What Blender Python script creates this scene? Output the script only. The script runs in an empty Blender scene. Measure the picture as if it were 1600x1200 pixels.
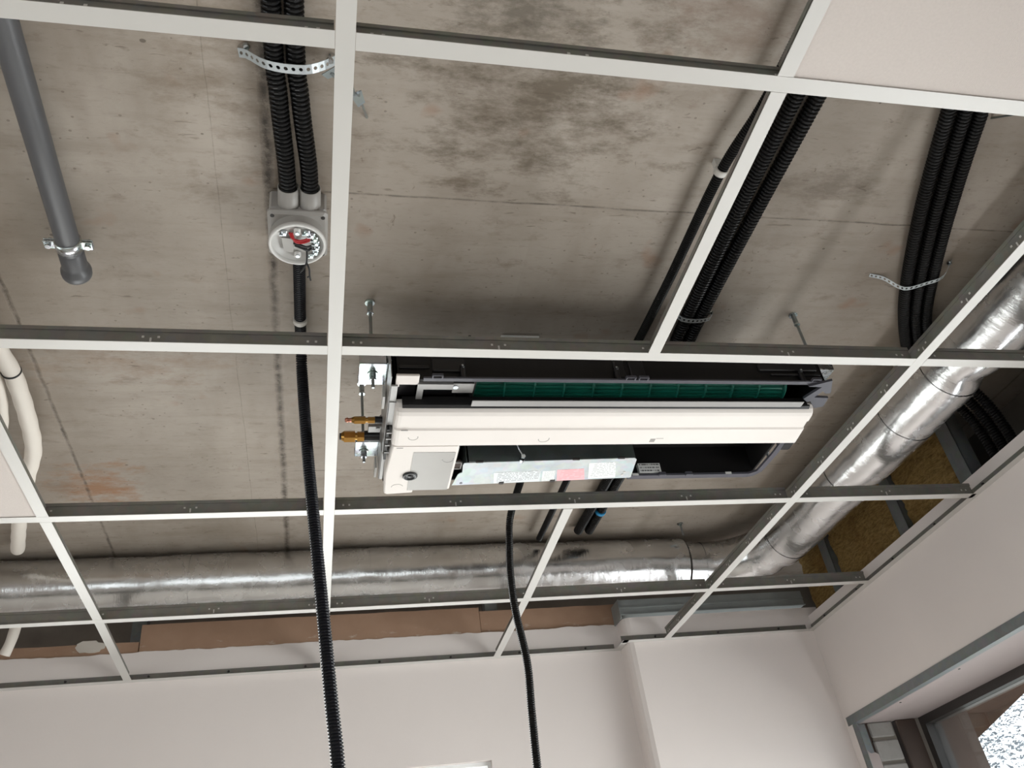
import bpy, math, random
from mathutils import Vector, Matrix, noise

random.seed(7)
SC = bpy.context.scene
COL = SC.collection
Z0 = 2.66          # height of the suspended grid above the floor; geometry below is written relative to the grid plane
PI = math.pi

# ------------------------------------------------------------------ camera, sky, daylight, exposure
R_ = ((0.974, -0.185, -0.127), (0.008, 0.595, -0.804), (0.224, 0.782, 0.581))
cam = bpy.data.cameras.new('camera')
cam.sensor_fit = 'HORIZONTAL'
cam.sensor_width = 36.0
cam.lens = 1324.0865 / 1600 * 36.0
cam.clip_start = 0.01
camo = bpy.data.objects.new('camera', cam)
COL.objects.link(camo)
def _rod(r):
    t = math.sqrt(sum(a * a for a in r)); k = Vector(r) / t
    return Matrix.Rotation(t, 3, k)
RC = _rod((0.928547268, -0.205635401, 0.11340837))          # world -> view (x right, y down, z forward)
right, down, fwd = RC[0], RC[1], RC[2]
M = Matrix(((right[0], -down[0], -fwd[0]), (right[1], -down[1], -fwd[1]), (right[2], -down[2], -fwd[2]))).to_4x4()
M.translation = Vector((-0.02573556, -0.59725707, -0.96022142 + Z0))
camo.matrix_world = M
SC.camera = camo

SC.view_settings.view_transform = 'Standard'
SC.view_settings.look = 'None'
SC.view_settings.gamma = 1.0
SC.view_settings.use_curve_mapping = False
SC.view_settings.exposure = -1.05

world = bpy.data.worlds.new('overcast_sky')
SC.world = world
world.use_nodes = True
_bg = world.node_tree.nodes['Background']
_bg.inputs[0].default_value = (0.88, 0.94, 1.0, 1)
_bg.inputs[1].default_value = 5.0

def area(name, loc, rot, sx, sy, power, color=(1, 1, 1)):
    l = bpy.data.lights.new(name, 'AREA'); l.shape = 'RECTANGLE'; l.size = sx; l.size_y = sy
    l.energy = power; l.color = color
    o = bpy.data.objects.new(name, l); o.location = loc; o.rotation_euler = rot
    COL.objects.link(o); return o
# daylight just outside the glass of the windows (back wall window, added unseen windows behind and left of the camera for fill, lower lights of the right window)
area('daylight_back_window', (-0.3, 2.75, Z0 - 1.15), (math.radians(-90), 0, 0), 1.66, 1.55, 80, (1.0, 0.985, 0.96))
area('fill_front_window', (-0.6, -3.62, Z0 - 1.25), (math.radians(90), 0, 0), 3.2, 1.5, 20, (1.0, 0.985, 0.97))  # added fill from behind the camera, brightens back wall and slab
area('fill_left_window', (-3.55, -0.4, Z0 - 1.3), (0, math.radians(-90), 0), 1.5, 2.4, 26, (1.0, 0.985, 0.97))  # added fill lamp that lifts the right wall
area('daylight_right_window', (2.2, 1.15, Z0 - 1.33), (0, math.radians(110), 0), 1.1, 1.95, 150, (0.95, 0.975, 1.0))
_p = area('sky_portal_right_window', (2.2, 1.2, Z0 - 1.12), (0, math.radians(90), 0), 1.6, 2.0, 1); _p.data.cycles.is_portal = True

# ------------------------------------------------------------------ materials
def lin(c):
    return tuple(((v / 255) / 12.92 if v / 255 <= 0.04045 else ((v / 255 + 0.055) / 1.055) ** 2.4) for v in c) + (1,)
class NT:
    def __init__(s, name):
        s.m = bpy.data.materials.new(name); s.m.use_nodes = True
        s.t = s.m.node_tree; s.b = s.t.nodes['Principled BSDF']; s.out = s.t.nodes['Material Output']
        s._pos = None
    def n(s, typ, **kw):
        x = s.t.nodes.new(typ)
        for k, v in kw.items(): setattr(x, k, v)
        return x
    def put(s, sock, v):
        if hasattr(v, 'is_output'): s.t.links.new(v, sock)
        else: sock.default_value = v
    def pos(s):
        if s._pos is None: s._pos = s.n('ShaderNodeNewGeometry').outputs['Position']
        return s._pos
    def scale(s, v, sc, off=(0, 0, 0)):
        x = s.n('ShaderNodeMapping'); s.put(x.inputs[0], v)
        x.inputs['Scale'].default_value = sc; x.inputs['Location'].default_value = off
        return x.outputs[0]
    def noise(s, v, scale, detail=4, rough=0.55, dist=0.0):
        x = s.n('ShaderNodeTexNoise'); s.put(x.inputs['Vector'], v)
        x.inputs['Scale'].default_value = scale; x.inputs['Detail'].default_value = detail
        x.inputs['Roughness'].default_value = rough; x.inputs['Distortion'].default_value = dist
        return x.outputs[0]
    def vor(s, v, scale, feature='F1', out='Distance'):
        x = s.n('ShaderNodeTexVoronoi', feature=feature); s.put(x.inputs['Vector'], v)
        x.inputs['Scale'].default_value = scale
        return x.outputs[out]
    def math(s, op, a, b=0.0, c=0.0, clamp=False):
        x = s.n('ShaderNodeMath', operation=op, use_clamp=clamp)
        s.put(x.inputs[0], a); s.put(x.inputs[1], b)
        if op in ('MULTIPLY_ADD', 'COMPARE', 'WRAP'): s.put(x.inputs[2], c)
        return x.outputs[0]
    def ramp(s, v, lo, hi, a=0.0, b=1.0):
        x = s.n('ShaderNodeMapRange'); x.clamp = True
        s.put(x.inputs[0], v)
        for i, q in enumerate((lo, hi, a, b)): x.inputs[i + 1].default_value = q
        return x.outputs[0]
    def mix(s, f, a, b, mode='MIX'):
        x = s.n('ShaderNodeMix', data_type='RGBA', blend_type=mode)
        s.put(x.inputs[0], f); s.put(x.inputs[6], a); s.put(x.inputs[7], b)
        return x.outputs[2]
    def bump(s, h, strength=0.3, dist=0.002):
        x = s.n('ShaderNodeBump'); x.inputs['Strength'].default_value = strength
        x.inputs['Distance'].default_value = dist; s.put(x.inputs['Height'], h)
        s.put(s.b.inputs['Normal'], x.outputs[0])
    def col(s, c): s.put(s.b.inputs['Base Color'], c)
    def set(s, rough=0.5, metal=0.0, spec=0.5):
        s.b.inputs['Roughness'].default_value = rough; s.b.inputs['Metallic'].default_value = metal
        s.b.inputs['Specular IOR Level'].default_value = spec
        return s

def plain(name, c, rough=0.5, metal=0.0, var=0.06, nscale=8.0, bump=0.0, bscale=60.0, spec=0.5):
    k = NT(name); k.set(rough, metal, spec)
    n = k.noise(k.pos(), nscale, 5)
    a = lin(tuple(min(255, v * (1 + var)) for v in c)); b = lin(tuple(v * (1 - var) for v in c))
    k.col(k.mix(n, b, a))
    if bump: k.bump(k.noise(k.pos(), bscale, 3), bump, 0.002)
    return k.m

def mat_concrete():
    k = NT('cast_concrete'); k.set(0.62, 0, 0.35)
    p = k.pos()
    sep = k.n('ShaderNodeSeparateXYZ'); k.put(sep.inputs[0], p)
    X, Y = sep.outputs[0], sep.outputs[1]
    streak = k.noise(k.scale(p, (2.2, 16, 1)), 1.6, 7, 0.62)
    cloud = k.noise(p, 2.3, 6, 0.6)
    fine = k.noise(k.scale(p, (6, 22, 6)), 6, 4, 0.65)
    c = k.mix(k.ramp(cloud, 0.32, 0.68), lin((144, 133, 121)), lin((172, 162, 151)))
    c = k.mix(k.math('MULTIPLY', k.ramp(streak, 0.5, 0.74), 0.45), c, lin((128, 116, 102)))
    c = k.mix(k.math('MULTIPLY', k.ramp(fine, 0.56, 0.74), 0.42), c, lin((124, 113, 101)))
    # tone of every shuttering sheet (0.513 m x 1.005 m)
    fx = k.math('FLOOR', k.math('DIVIDE', k.math('ADD', X, 0.114 + 10.26), 0.513))
    fy = k.math('FLOOR', k.math('DIVIDE', k.math('ADD', Y, -0.485 + 10.05), 1.005))
    cmb = k.n('ShaderNodeCombineXYZ'); k.put(cmb.inputs[0], fx); k.put(cmb.inputs[1], fy)
    wn = k.n('ShaderNodeTexWhiteNoise'); k.put(wn.inputs['Vector'], cmb.outputs[0])
    c = k.mix(k.math('MULTIPLY', wn.outputs[0], 0.22), c, lin((138, 128, 115)))
    # the large dark stain left of the middle conduits, and its paler neighbours
    def stain(cx, cy, rx, ry, seedscale, lo, hi, colr, amt):
        nonlocal c
        dx = k.math('DIVIDE', k.math('SUBTRACT', X, cx), rx); dy = k.math('DIVIDE', k.math('SUBTRACT', Y, cy), ry)
        d = k.math('SQRT', k.math('ADD', k.math('MULTIPLY', dx, dx), k.math('MULTIPLY', dy, dy)))
        nn = k.noise(k.scale(p, (0.8, 1.7, 1), (seedscale, 0.3, 0)), 11, 9, 0.74)
        v = k.math('SUBTRACT', k.math('ADD', k.math('MULTIPLY', nn, 2.2), -0.35), k.math('MULTIPLY', d, 0.42))
        c = k.mix(k.math('MULTIPLY', k.ramp(v, lo, hi), amt), c, lin(colr))
    stain(0.36, 0.25, 0.30, 0.22, 1.7, 0.38, 0.82, (88, 76, 60), 0.8)
    stain(0.27, 0.08, 0.16, 0.14, 4.1, 0.38, 0.82, (90, 82, 70), 0.75)
    stain(0.66, 0.08, 0.16, 0.12, 6.3, 0.38, 0.82, (112, 88, 72), 0.5)
    stain(1.0, 0.40, 0.16, 0.08, 2.9, 0.38, 0.82, (100, 88, 74), 0.6)
    stain(-0.60, 1.55, 0.16, 0.13, 3.3, 0.38, 0.82, (150, 106, 70), 0.8)
    stain(-0.45, 1.0, 0.28, 0.10, 8.3, 0.38, 0.82, (132, 104, 80), 0.55)
    stain(-0.15, 0.06, 0.2, 0.5, 5.2, 0.38, 0.82, (114, 99, 82), 0.6)
    # rust spots and pits
    r = k.noise(k.scale(p, (1, 1, 1), (3.1, 9.2, 0)), 7.5, 3, 0.5)
    c = k.mix(k.math('MULTIPLY', k.ramp(r, 0.66, 0.76), 0.5), c, lin((140, 98, 70)))
    sm_ = k.noise(k.scale(p, (1.1, 2.0, 1), (1.3, 5.5, 0)), 13, 6, 0.66)
    c = k.mix(k.math('MULTIPLY', k.ramp(sm_, 0.58, 0.74), 0.42), c, lin((104, 88, 73)))
    lg = k.noise(k.scale(p, (3.0, 1.2, 1), (6.3, 2.5, 0)), 2.2, 4, 0.6)
    c = k.mix(k.math('MULTIPLY', k.ramp(lg, 0.5, 0.7), 0.3), c, lin((122, 108, 93)))
    v = k.n('ShaderNodeTexVoronoi'); k.put(v.inputs['Vector'], k.scale(p, (1, 1.35, 0.2))); v.inputs['Scale'].default_value = 14
    sep2 = k.n('ShaderNodeSeparateColor'); k.put(sep2.inputs[0], v.outputs['Color'])
    size = k.math('MULTIPLY', k.math('POWER', sep2.outputs[0], 3.0), 0.10)
    pit = k.math('LESS_THAN', k.math('ADD', v.outputs['Distance'], k.math('MULTIPLY', fine, 0.05)), k.math('ADD', size, 0.012))
    c = k.mix(k.math('MULTIPLY', pit, 0.62), c, lin((72, 62, 52)))
    v2 = k.vor(k.scale(p, (1, 1.2, 0.2), (4, 2, 0)), 38)
    m2 = k.math('MULTIPLY', k.math('LESS_THAN', v2, 0.1), k.math('GREATER_THAN', cloud, 0.52))
    c = k.mix(k.math('MULTIPLY', m2, 0.45), c, lin((90, 78, 66)))
    # joints of the shuttering: ragged lines
    wob = k.math('MULTIPLY', k.math('SUBTRACT', k.noise(p, 26, 6, 0.7), 0.5), 0.011)
    wob2 = k.math('MULTIPLY', k.math('SUBTRACT', k.noise(p, 6, 2, 0.5), 0.5), 0.009)
    brk = k.noise(k.scale(p, (1, 1, 1), (7, 3, 1)), 34, 5, 0.75)
    brl = k.noise(k.scale(p, (1, 1, 1), (2, 8, 1)), 5, 3, 0.6)
    joints = None
    for axis, a, w, amt, wb_ in ((X, -0.114, 0.0115, 1.0, wob), (X, -0.627, 0.006, 0.75, wob), (X, -1.14, 0.006, 0.7, wob), (X, 1.93, 0.006, 0.6, wob), (Y, 0.485, 0.0032, 0.8, wob2), (Y, 1.49, 0.0026, 0.6, wob2), (Y, -0.52, 0.004, 0.6, wob2), (Y, 0.925, 0.002, 0.25, wob2), (X, -0.205, 0.0016, 0.3, wob2)):
        d = k.math('ABSOLUTE', k.math('ADD', k.math('SUBTRACT', axis, a), wb_))
        ln = k.math('MULTIPLY', k.ramp(d, w * 0.15, w, 1, 0), amt)
        ln = k.math('MULTIPLY', ln, k.ramp(brk, 0.36, 0.6, 0.25, 1))
        ln = k.math('MULTIPLY', ln, k.ramp(brl, 0.35, 0.6, 0.62, 1))
        if axis is Y and a > 0:        # these sheets meet only to the right of x = -0.114
            ln = k.math('MULTIPLY', ln, k.math('GREATER_THAN', X, -0.114))
        joints = ln if joints is None else k.math('MAXIMUM', joints, ln)
    grime = k.math('MULTIPLY', k.ramp(k.math('ABSOLUTE', k.math('ADD', X, 0.088)), 0.005, 0.055, 1, 0), k.ramp(brk, 0.36, 0.62, 0.12, 0.9))
    grime = k.math('MULTIPLY', grime, k.math('MULTIPLY', k.ramp(Y, 0.35, 0.7, 1, 0.25), k.ramp(brl, 0.35, 0.62, 0.4, 1)))
    c = k.mix(grime, c, lin((86, 72, 58)))
    em = k.noise(k.scale(p, (1.0, 4.2, 1), (5, 1, 0)), 22, 3, 0.6, 0.6)
    em2 = k.noise(k.scale(p, (1.3, 1.0, 1), (9, 4, 0)), 30, 4, 0.7, 1.2)
    c = k.mix(k.math('MULTIPLY', k.ramp(em, 0.66, 0.74), 0.55), c, lin((86, 73, 60)))
    c = k.mix(k.math('MULTIPLY', k.ramp(em2, 0.665, 0.73), 0.5), c, lin((92, 78, 64)))
    c = k.mix(joints, c, lin((62, 54, 45)))
    k.col(c)
    h = k.math('SUBTRACT', k.math('ADD', k.math('MULTIPLY', fine, 0.35), k.math('MULTIPLY', streak, 0.5)), k.math('ADD', joints, k.math('MULTIPLY', pit, 0.6)))
    k.bump(h, 0.45, 0.004)
    return k.m

def mat_foil(name, axis_scale):
    k = NT(name); k.set(0.2, 1.0)
    p = k.pos()
    n1 = k.noise(p, 16, 4, 0.55, 0.4)
    wr = k.noise(k.scale(p, axis_scale), 5, 5, 0.62, 0.5)      # creases running round the duct
    n2 = k.noise(p, 120, 3, 0.6)
    h = k.math('ADD', k.math('MULTIPLY', n1, 0.35), k.math('ADD', k.math('MULTIPLY', wr, 0.55), k.math('MULTIPLY', n2, 0.14)))
    k.bump(h, 0.34, 0.005)
    k.col(k.mix(n1, lin((198, 197, 196)), lin((230, 230, 230))))
    k.put(k.b.inputs['Roughness'], k.ramp(n1, 0.3, 0.7, 0.18, 0.32))
    return k.m

def mat_wool():
    k = NT('mineral_wool'); k.set(0.95, 0, 0.1)
    p = k.pos()
    n = k.noise(k.scale(p, (1, 1, 3)), 40, 6, 0.75); n2 = k.noise(p, 7, 4)
    c = k.mix(k.ramp(n, 0.3, 0.7), lin((100, 80, 46)), lin((176, 146, 94)))
    c = k.mix(k.math('MULTIPLY', k.ramp(n2, 0.45, 0.7), 0.5), c, lin((116, 84, 44)))
    k.col(c); k.bump(n, 0.9, 0.01)
    return k.m

def mat_galv(name, c, rough=0.42, metal=0.85):
    k = NT(name); k.set(rough, metal)
    p = k.pos()
    n = k.noise(p, 30, 4, 0.6); s = k.vor(p, 55, 'F1', 'Color')
    cc = k.mix(n, lin(tuple(v * 0.86 for v in c)), lin(tuple(min(255, v * 1.1) for v in c)))
    k.col(k.mix(0.1, cc, s, 'MULTIPLY'))
    k.put(k.b.inputs['Roughness'], k.ramp(n, 0.2, 0.8, rough - 0.08, rough + 0.12))
    return k.m

def mat_board():
    k = NT('brown_board_paper'); k.set(0.85, 0, 0.2)
    p = k.pos()
    n = k.noise(p, 9, 6, 0.6); n3 = k.noise(k.scale(p, (1, 1, 4), (2, 0, 1)), 16, 4, 0.7)
    c = k.mix(n, lin((146, 116, 95)), lin((172, 142, 120)))
    sep = k.n('ShaderNodeSeparateXYZ'); k.put(sep.inputs[0], p)
    low = k.ramp(sep.outputs[2], Z0 + 0.105, Z0 + 0.14, 1, 0)
    c = k.mix(k.math('MULTIPLY', k.ramp(n3, 0.6, 0.7), k.math('MULTIPLY', low, 0.6)), c, lin((205, 196, 184)))
    k.col(c); k.bump(n, 0.2, 0.002)
    return k.m

def mat_print(name, base, ink, rows, cols, amount=0.6, zfade=0.0):
    """small print too fine to read: rows of broken dark dashes"""
    k = NT(name); k.set(0.5)
    tc = k.n('ShaderNodeTexCoord').outputs['UV']
    sep = k.n('ShaderNodeSeparateXYZ'); k.put(sep.inputs[0], tc)
    u, v = sep.outputs[0], sep.outputs[1]
    row = k.math('FRACT', k.math('MULTIPLY', v, rows))
    rr = k.math('MULTIPLY', k.math('GREATER_THAN', row, 0.35), k.math('LESS_THAN', row, 0.8))
    cmb = k.n('ShaderNodeCombineXYZ'); k.put(cmb.inputs[0], k.math('FLOOR', k.math('MULTIPLY', u, cols))); k.put(cmb.inputs[1], k.math('FLOOR', k.math('MULTIPLY', v, rows)))
    wn = k.n('ShaderNodeTexWhiteNoise'); k.put(wn.inputs['Vector'], cmb.outputs[0])
    mask = k.math('MULTIPLY', rr, k.math('GREATER_THAN', wn.outputs[0], 0.3))
    for a in (u, v):
        mask = k.math('MULTIPLY', mask, k.math('MULTIPLY', k.math('GREATER_THAN', a, 0.05), k.math('LESS_THAN', a, 0.95)))
    k.col(k.mix(k.math('MULTIPLY', mask, amount), lin(base), lin(ink)))
    return k.m

def mat_glass():
    k = NT('window_glass')
    tr = k.n('ShaderNodeBsdfTransparent'); tr.inputs[0].default_value = (0.95, 0.96, 0.95, 1)
    gl = k.n('ShaderNodeBsdfGlossy'); gl.inputs['Roughness'].default_value = 0.02
    mx = k.n('ShaderNodeMixShader'); fr = k.n('ShaderNodeFresnel'); fr.inputs[0].default_value = 1.25
    k.put(mx.inputs[0], fr.outputs[0]); k.put(mx.inputs[1], tr.outputs[0]); k.put(mx.inputs[2], gl.outputs[0])
    k.put(k.out.inputs['Surface'], mx.outputs[0])
    return k.m

def mat_leaf():
    k = NT('glare_pale_leaves'); k.set(0.6)
    n = k.noise(k.pos(), 1.4, 3)
    k.col(k.mix(n, lin((92, 98, 102)), lin((136, 142, 150))))  # leaves paled to blue-grey, sky glare put into the colour
    return k.m

MT = dict(
    concrete=mat_concrete(), foil=mat_foil('foil_along_wall', (9, 1.6, 1.6)), foil2=mat_foil('foil_towards_window', (1.6, 9, 1.6)), wool=mat_wool(), board=mat_board(), glass=mat_glass(), leaf=mat_leaf(),
    wall=plain('painted_plaster', (222, 213, 208), 0.6, 0, 0.025, 2.5, 0.08, 120, 0.35),
    skim=plain('filler_skim', (200, 192, 182), 0.7, 0, 0.04, 12, 0.2, 60),
    tee=plain('white_tee_paint', (196, 193, 188), 0.38, 0, 0.012, 3),
    tile=plain('mineral_tile', (202, 193, 187), 0.85, 0, 0.03, 240, 0.25, 500, 0.2),
    tile_edge=plain('tile_core', (190, 182, 168), 0.9, 0, 0.05, 60),
    web=mat_galv('galvanised_web', (128, 125, 118), 0.45, 0.35),
    galv=mat_galv('galvanised_steel', (160, 166, 166), 0.34, 0.9),
    galvdull=mat_galv('dull_galvanised_steel', (128, 132, 132), 0.5, 0.6),
    track=plain('dull_zinc_track', (150, 155, 154), 0.4, 0.3, 0.08, 20),
    strap=plain('zinc_strap', (186, 192, 194), 0.35, 0.3, 0.05, 40),
    zinc=mat_galv('bright_zinc', (205, 212, 214), 0.24, 1.0),
    masonry=plain('rough_masonry', (112, 106, 98), 0.9, 0, 0.22, 7, 0.5, 30),
    conduit=plain('black_corrugated_plastic', (13, 12, 12), 0.32, 0, 0.1, 20, spec=0.28),
    conduit2=plain('black_blue_corrugated_plastic', (15, 16, 22), 0.36, 0, 0.1, 20, spec=0.3),
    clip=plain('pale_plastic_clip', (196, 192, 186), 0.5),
    boxgrey=plain('grey_box_plastic', (158, 154, 149), 0.45, 0, 0.02),
    white=plain('white_plastic', (206, 204, 200), 0.35, 0, 0.01),
    offwhite=plain('off_white_foam', (218, 211, 205), 0.7, 0, 0.015, 10, 0.05, 200, 0.3),
    greysheet=plain('grey_film', (150, 146, 141), 0.4, 0, 0.03, 14),
    black=plain('black_foam', (20, 18, 18), 0.55, 0, 0.15, 10, 0.1, 90, 0.35),
    blackp=plain('black_plastic', (26, 25, 27), 0.35, 0, 0.1, 12),
    darkgrey=plain('dark_grey_plastic', (70, 69, 76), 0.42, 0, 0.06, 12),
    midgrey=plain('grey_painted_metal', (150, 148, 146), 0.4, 0.2, 0.05, 12),
    green=plain('green_fan_plastic', (36, 136, 118), 0.4, 0, 0.1, 20),
    boxsteel=mat_galv('control_box_steel', (120, 128, 126), 0.4, 0.7),
    cover=mat_galv('cover_plate_steel', (196, 203, 204), 0.5, 0.25),
    brass=plain('brass', (172, 130, 68), 0.28, 1.0, 0.08, 30),
    copper=plain('copper', (205, 140, 118), 0.3, 1.0, 0.06, 30),
    pipegrey=plain('grey_drain_plastic', (84, 84, 86), 0.42, 0, 0.03, 6),
    rubber=plain('rubber_seal', (46, 44, 44), 0.6),
    foam=plain('white_pipe_foam', (224, 216, 206), 0.6, 0, 0.02, 6),
    tie=plain('black_tie', (28, 27, 28), 0.45),
    red=plain('red_wire', (170, 30, 36), 0.4),
    blue=plain('blue_tape', (40, 140, 190), 0.45),
    brown=plain('brown_timber', (58, 44, 36), 0.7, 0, 0.2, 10),
    soffit=plain('soffit_board', (152, 140, 137), 0.75, 0, 0.03, 6),
    brick=plain('whitewashed_brick', (136, 132, 128), 0.85, 0, 0.12, 22, 0.5, 50),
    frame=plain('window_frame', (52, 48, 46), 0.4),
    whiteframe=plain('white_window_frame', (232, 232, 230), 0.35),
    floor=plain('floor_screed', (205, 199, 192), 0.7, 0, 0.08, 2),
    bark=plain('bark', (70, 58, 48), 0.9, 0, 0.2, 12),
    balcony=plain('brown_canopy', (70, 50, 38), 0.9, 0, 0.2, 6, spec=0.05),
    ground=plain('yard_ground', (150, 148, 138), 0.9, 0, 0.1, 1),
    lab_white=mat_print('printed_white_label', (226, 228, 226), (150, 152, 152), 9, 30, 0.6),
    lab_text=mat_print('printed_wiring_label', (216, 219, 220), (130, 132, 134), 7, 44, 0.7),
    lab_pink=mat_print('printed_pink_label', (238, 178, 182), (210, 120, 126), 8, 12, 0.45),
    lab_bar=mat_print('printed_barcode_label', (216, 216, 214), (40, 40, 40), 3, 46, 0.85),
)

# ------------------------------------------------------------------ mesh helpers
class MB:
    def __init__(s): s.v = []; s.f = []; s.sm = []; s.uv = {}
    def add(s, vs, fs, smooth=False):
        b = len(s.v); s.v += [tuple(v) for v in vs]
        for f in fs: s.f.append(tuple(b + i for i in f)); s.sm.append(smooth)
        return s
    def box(s, x0, x1, y0, y1, z0, z1):
        vs = [(x, y, z) for z in (z0, z1) for y in (y0, y1) for x in (x0, x1)]
        return s.add(vs, [(0, 2, 3, 1), (4, 5, 7, 6), (0, 1, 5, 4), (2, 6, 7, 3), (0, 4, 6, 2), (1, 3, 7, 5)])
    def rbox(s, x0, x1, y0, y1, z0, z1, r=0.004):
        """box whose edges are chamfered all round"""
        loops = []
        for z, i in ((z0, r), (z0 + r, 0), (z1 - r, 0), (z1, r)):
            a = [(x0 + i + r, y0 + i), (x1 - i - r, y0 + i), (x1 - i, y0 + i + r), (x1 - i, y1 - i - r), (x1 - i - r, y1 - i), (x0 + i + r, y1 - i), (x0 + i, y1 - i - r), (x0 + i, y0 + i + r)]
            loops.append([(p[0], p[1], z) for p in a])
        vs = [p for l in loops for p in l]; fs = [tuple(range(7, -1, -1)), tuple(range(24, 32))]
        for k in range(3):
            for i in range(8):
                j = (i + 1) % 8; fs.append((k * 8 + i, k * 8 + j, k * 8 + 8 + j, k * 8 + 8 + i))
        return s.add(vs, fs)
    def prism(s, poly, axis, a, b, smooth=False):
        """poly in the two other axes (x: (y,z), y: (x,z), z: (x,y)) extruded along axis"""
        def P(q, t): return {'x': (t, q[0], q[1]), 'y': (q[0], t, q[1]), 'z': (q[0], q[1], t)}[axis]
        n = len(poly); vs = [P(q, a) for q in poly] + [P(q, b) for q in poly]
        fs = [tuple(range(n - 1, -1, -1)), tuple(range(n, 2 * n))] + [(i, (i + 1) % n, n + (i + 1) % n, n + i) for i in range(n)]
        return s.add(vs, fs, smooth)
    def cyl(s, p0, p1, r0, r1=None, seg=16, caps=True, smooth=True):
        p0, p1 = Vector(p0), Vector(p1); r1 = r0 if r1 is None else r1
        d = (p1 - p0).normalized(); a = d.orthogonal().normalized(); b = d.cross(a)
        vs = []
        for p, r in ((p0, r0), (p1, r1)):
            for i in range(seg):
                t = 2 * PI * i / seg; vs.append(p + a * (r * math.cos(t)) + b * (r * math.sin(t)))
        s.add(vs, [(i, (i + 1) % seg, seg + (i + 1) % seg, seg + i) for i in range(seg)], smooth)
        if caps: s.add(vs, [tuple(range(seg - 1, -1, -1)), tuple(range(seg, 2 * seg))], False)
        return s
    def lathe(s, p0, d, prof, seg=24, smooth=True):
        """prof: list of (radius, distance along d)"""
        p0, d = Vector(p0), Vector(d).normalized(); a = d.orthogonal().normalized(); b = d.cross(a)
        vs = []
        for r, h in prof:
            for i in range(seg):
                t = 2 * PI * i / seg; vs.append(p0 + d * h + a * (r * math.cos(t)) + b * (r * math.sin(t)))
        fs = []
        for k in range(len(prof) - 1):
            for i in range(seg):
                j = (i + 1) % seg; fs.append((k * seg + i, k * seg + j, (k + 1) * seg + j, (k + 1) * seg + i))
        return s.add(vs, fs, smooth)
    def tube(s, path, radius, seg=14, step=None, caps=True, smooth=True, disp=None):
        pts = resample(path, step) if step else [Vector(p) for p in path]
        n = len(pts); L = 0; rows = []
        t0 = (pts[1] - pts[0]).normalized(); a = t0.orthogonal().normalized()
        for i in range(n):
            t = (pts[min(i + 1, n - 1)] - pts[max(i - 1, 0)]).normalized()
            a = (a - t * a.dot(t)).normalized(); b = t.cross(a)
            if i: L += (pts[i] - pts[i - 1]).length
            r = radius(L, i) if callable(radius) else radius
            row = []
            for k in range(seg):
                th = 2 * PI * k / seg; d = a * math.cos(th) + b * math.sin(th)
                q = pts[i] + d * (r + (disp(pts[i] + d * r, L, d) if disp else 0))
                row.append(q)
            rows.append(row)
        vs = [q for r_ in rows for q in r_]
        fs = [(i * seg + k, i * seg + (k + 1) % seg, (i + 1) * seg + (k + 1) % seg, (i + 1) * seg + k) for i in range(n - 1) for k in range(seg)]
        s.add(vs, fs, smooth)
        if caps: s.add(rows[0] + rows[-1], [tuple(range(seg - 1, -1, -1)), tuple(range(seg, 2 * seg))], False)
        return s
    def band(s, path, up, width, thick, pitch=0.011, hole=0.0035):
        """flat perforated strap along path, its width along 'up'"""
        pts = resample(path, pitch); up = Vector(up).normalized(); n = len(pts)
        for i in range(n - 1):
            p, q = pts[i], pts[i + 1]; t = (q - p); m = (p + q) / 2; nrm = t.cross(up).normalized()
            out = [p - up * width / 2, m - up * width / 2, q - up * width / 2, q, q + up * width / 2, m + up * width / 2, p + up * width / 2, p]
            th = [math.atan2((o - m).dot(up), (o - m).dot(t.normalized())) for o in out]
            inn = [m + t.normalized() * (hole * math.cos(x)) + up * (hole * math.sin(x)) for x in th]
            vs = []
            for off in (nrm * thick / 2, -nrm * thick / 2): vs += [o + off for o in out] + [o + off for o in inn]
            fs = []
            for k in range(8):
                j = (k + 1) % 8
                fs += [(k, j, 8 + j, 8 + k), (16 + j, 16 + k, 24 + k, 24 + j), (8 + k, 8 + j, 24 + j, 24 + k), (j, k, 16 + k, 16 + j)]
            s.add(vs, fs)
        return s

def resample(path, step):
    P = [Vector(p) for p in path]
    if len(P) == 2: dense = [P[0].lerp(P[1], i / 200) for i in range(201)]
    else:
        Q = [P[0] * 2 - P[1]] + P + [P[-1] * 2 - P[-2]]; dense = []
        for i in range(1, len(Q) - 2):
            a, b, c, d = Q[i - 1:i + 3]
            for j in range(60):
                t = j / 60
                dense.append(0.5 * ((2 * b) + (c - a) * t + (2 * a - 5 * b + 4 * c - d) * t * t + (3 * b - a - 3 * c + d) * t ** 3))
        dense.append(P[-1])
    out = [dense[0].copy()]; acc = 0.0
    for i in range(1, len(dense)):
        seg = (dense[i] - dense[i - 1]).length; pos = 0.0
        while acc + seg - pos >= step:
            pos += step - acc; acc = 0.0
            out.append(dense[i - 1].lerp(dense[i], pos / seg))
        acc += seg - pos
    if (out[-1] - dense[-1]).length > step * 0.3: out.append(dense[-1].copy())
    return out

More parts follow.
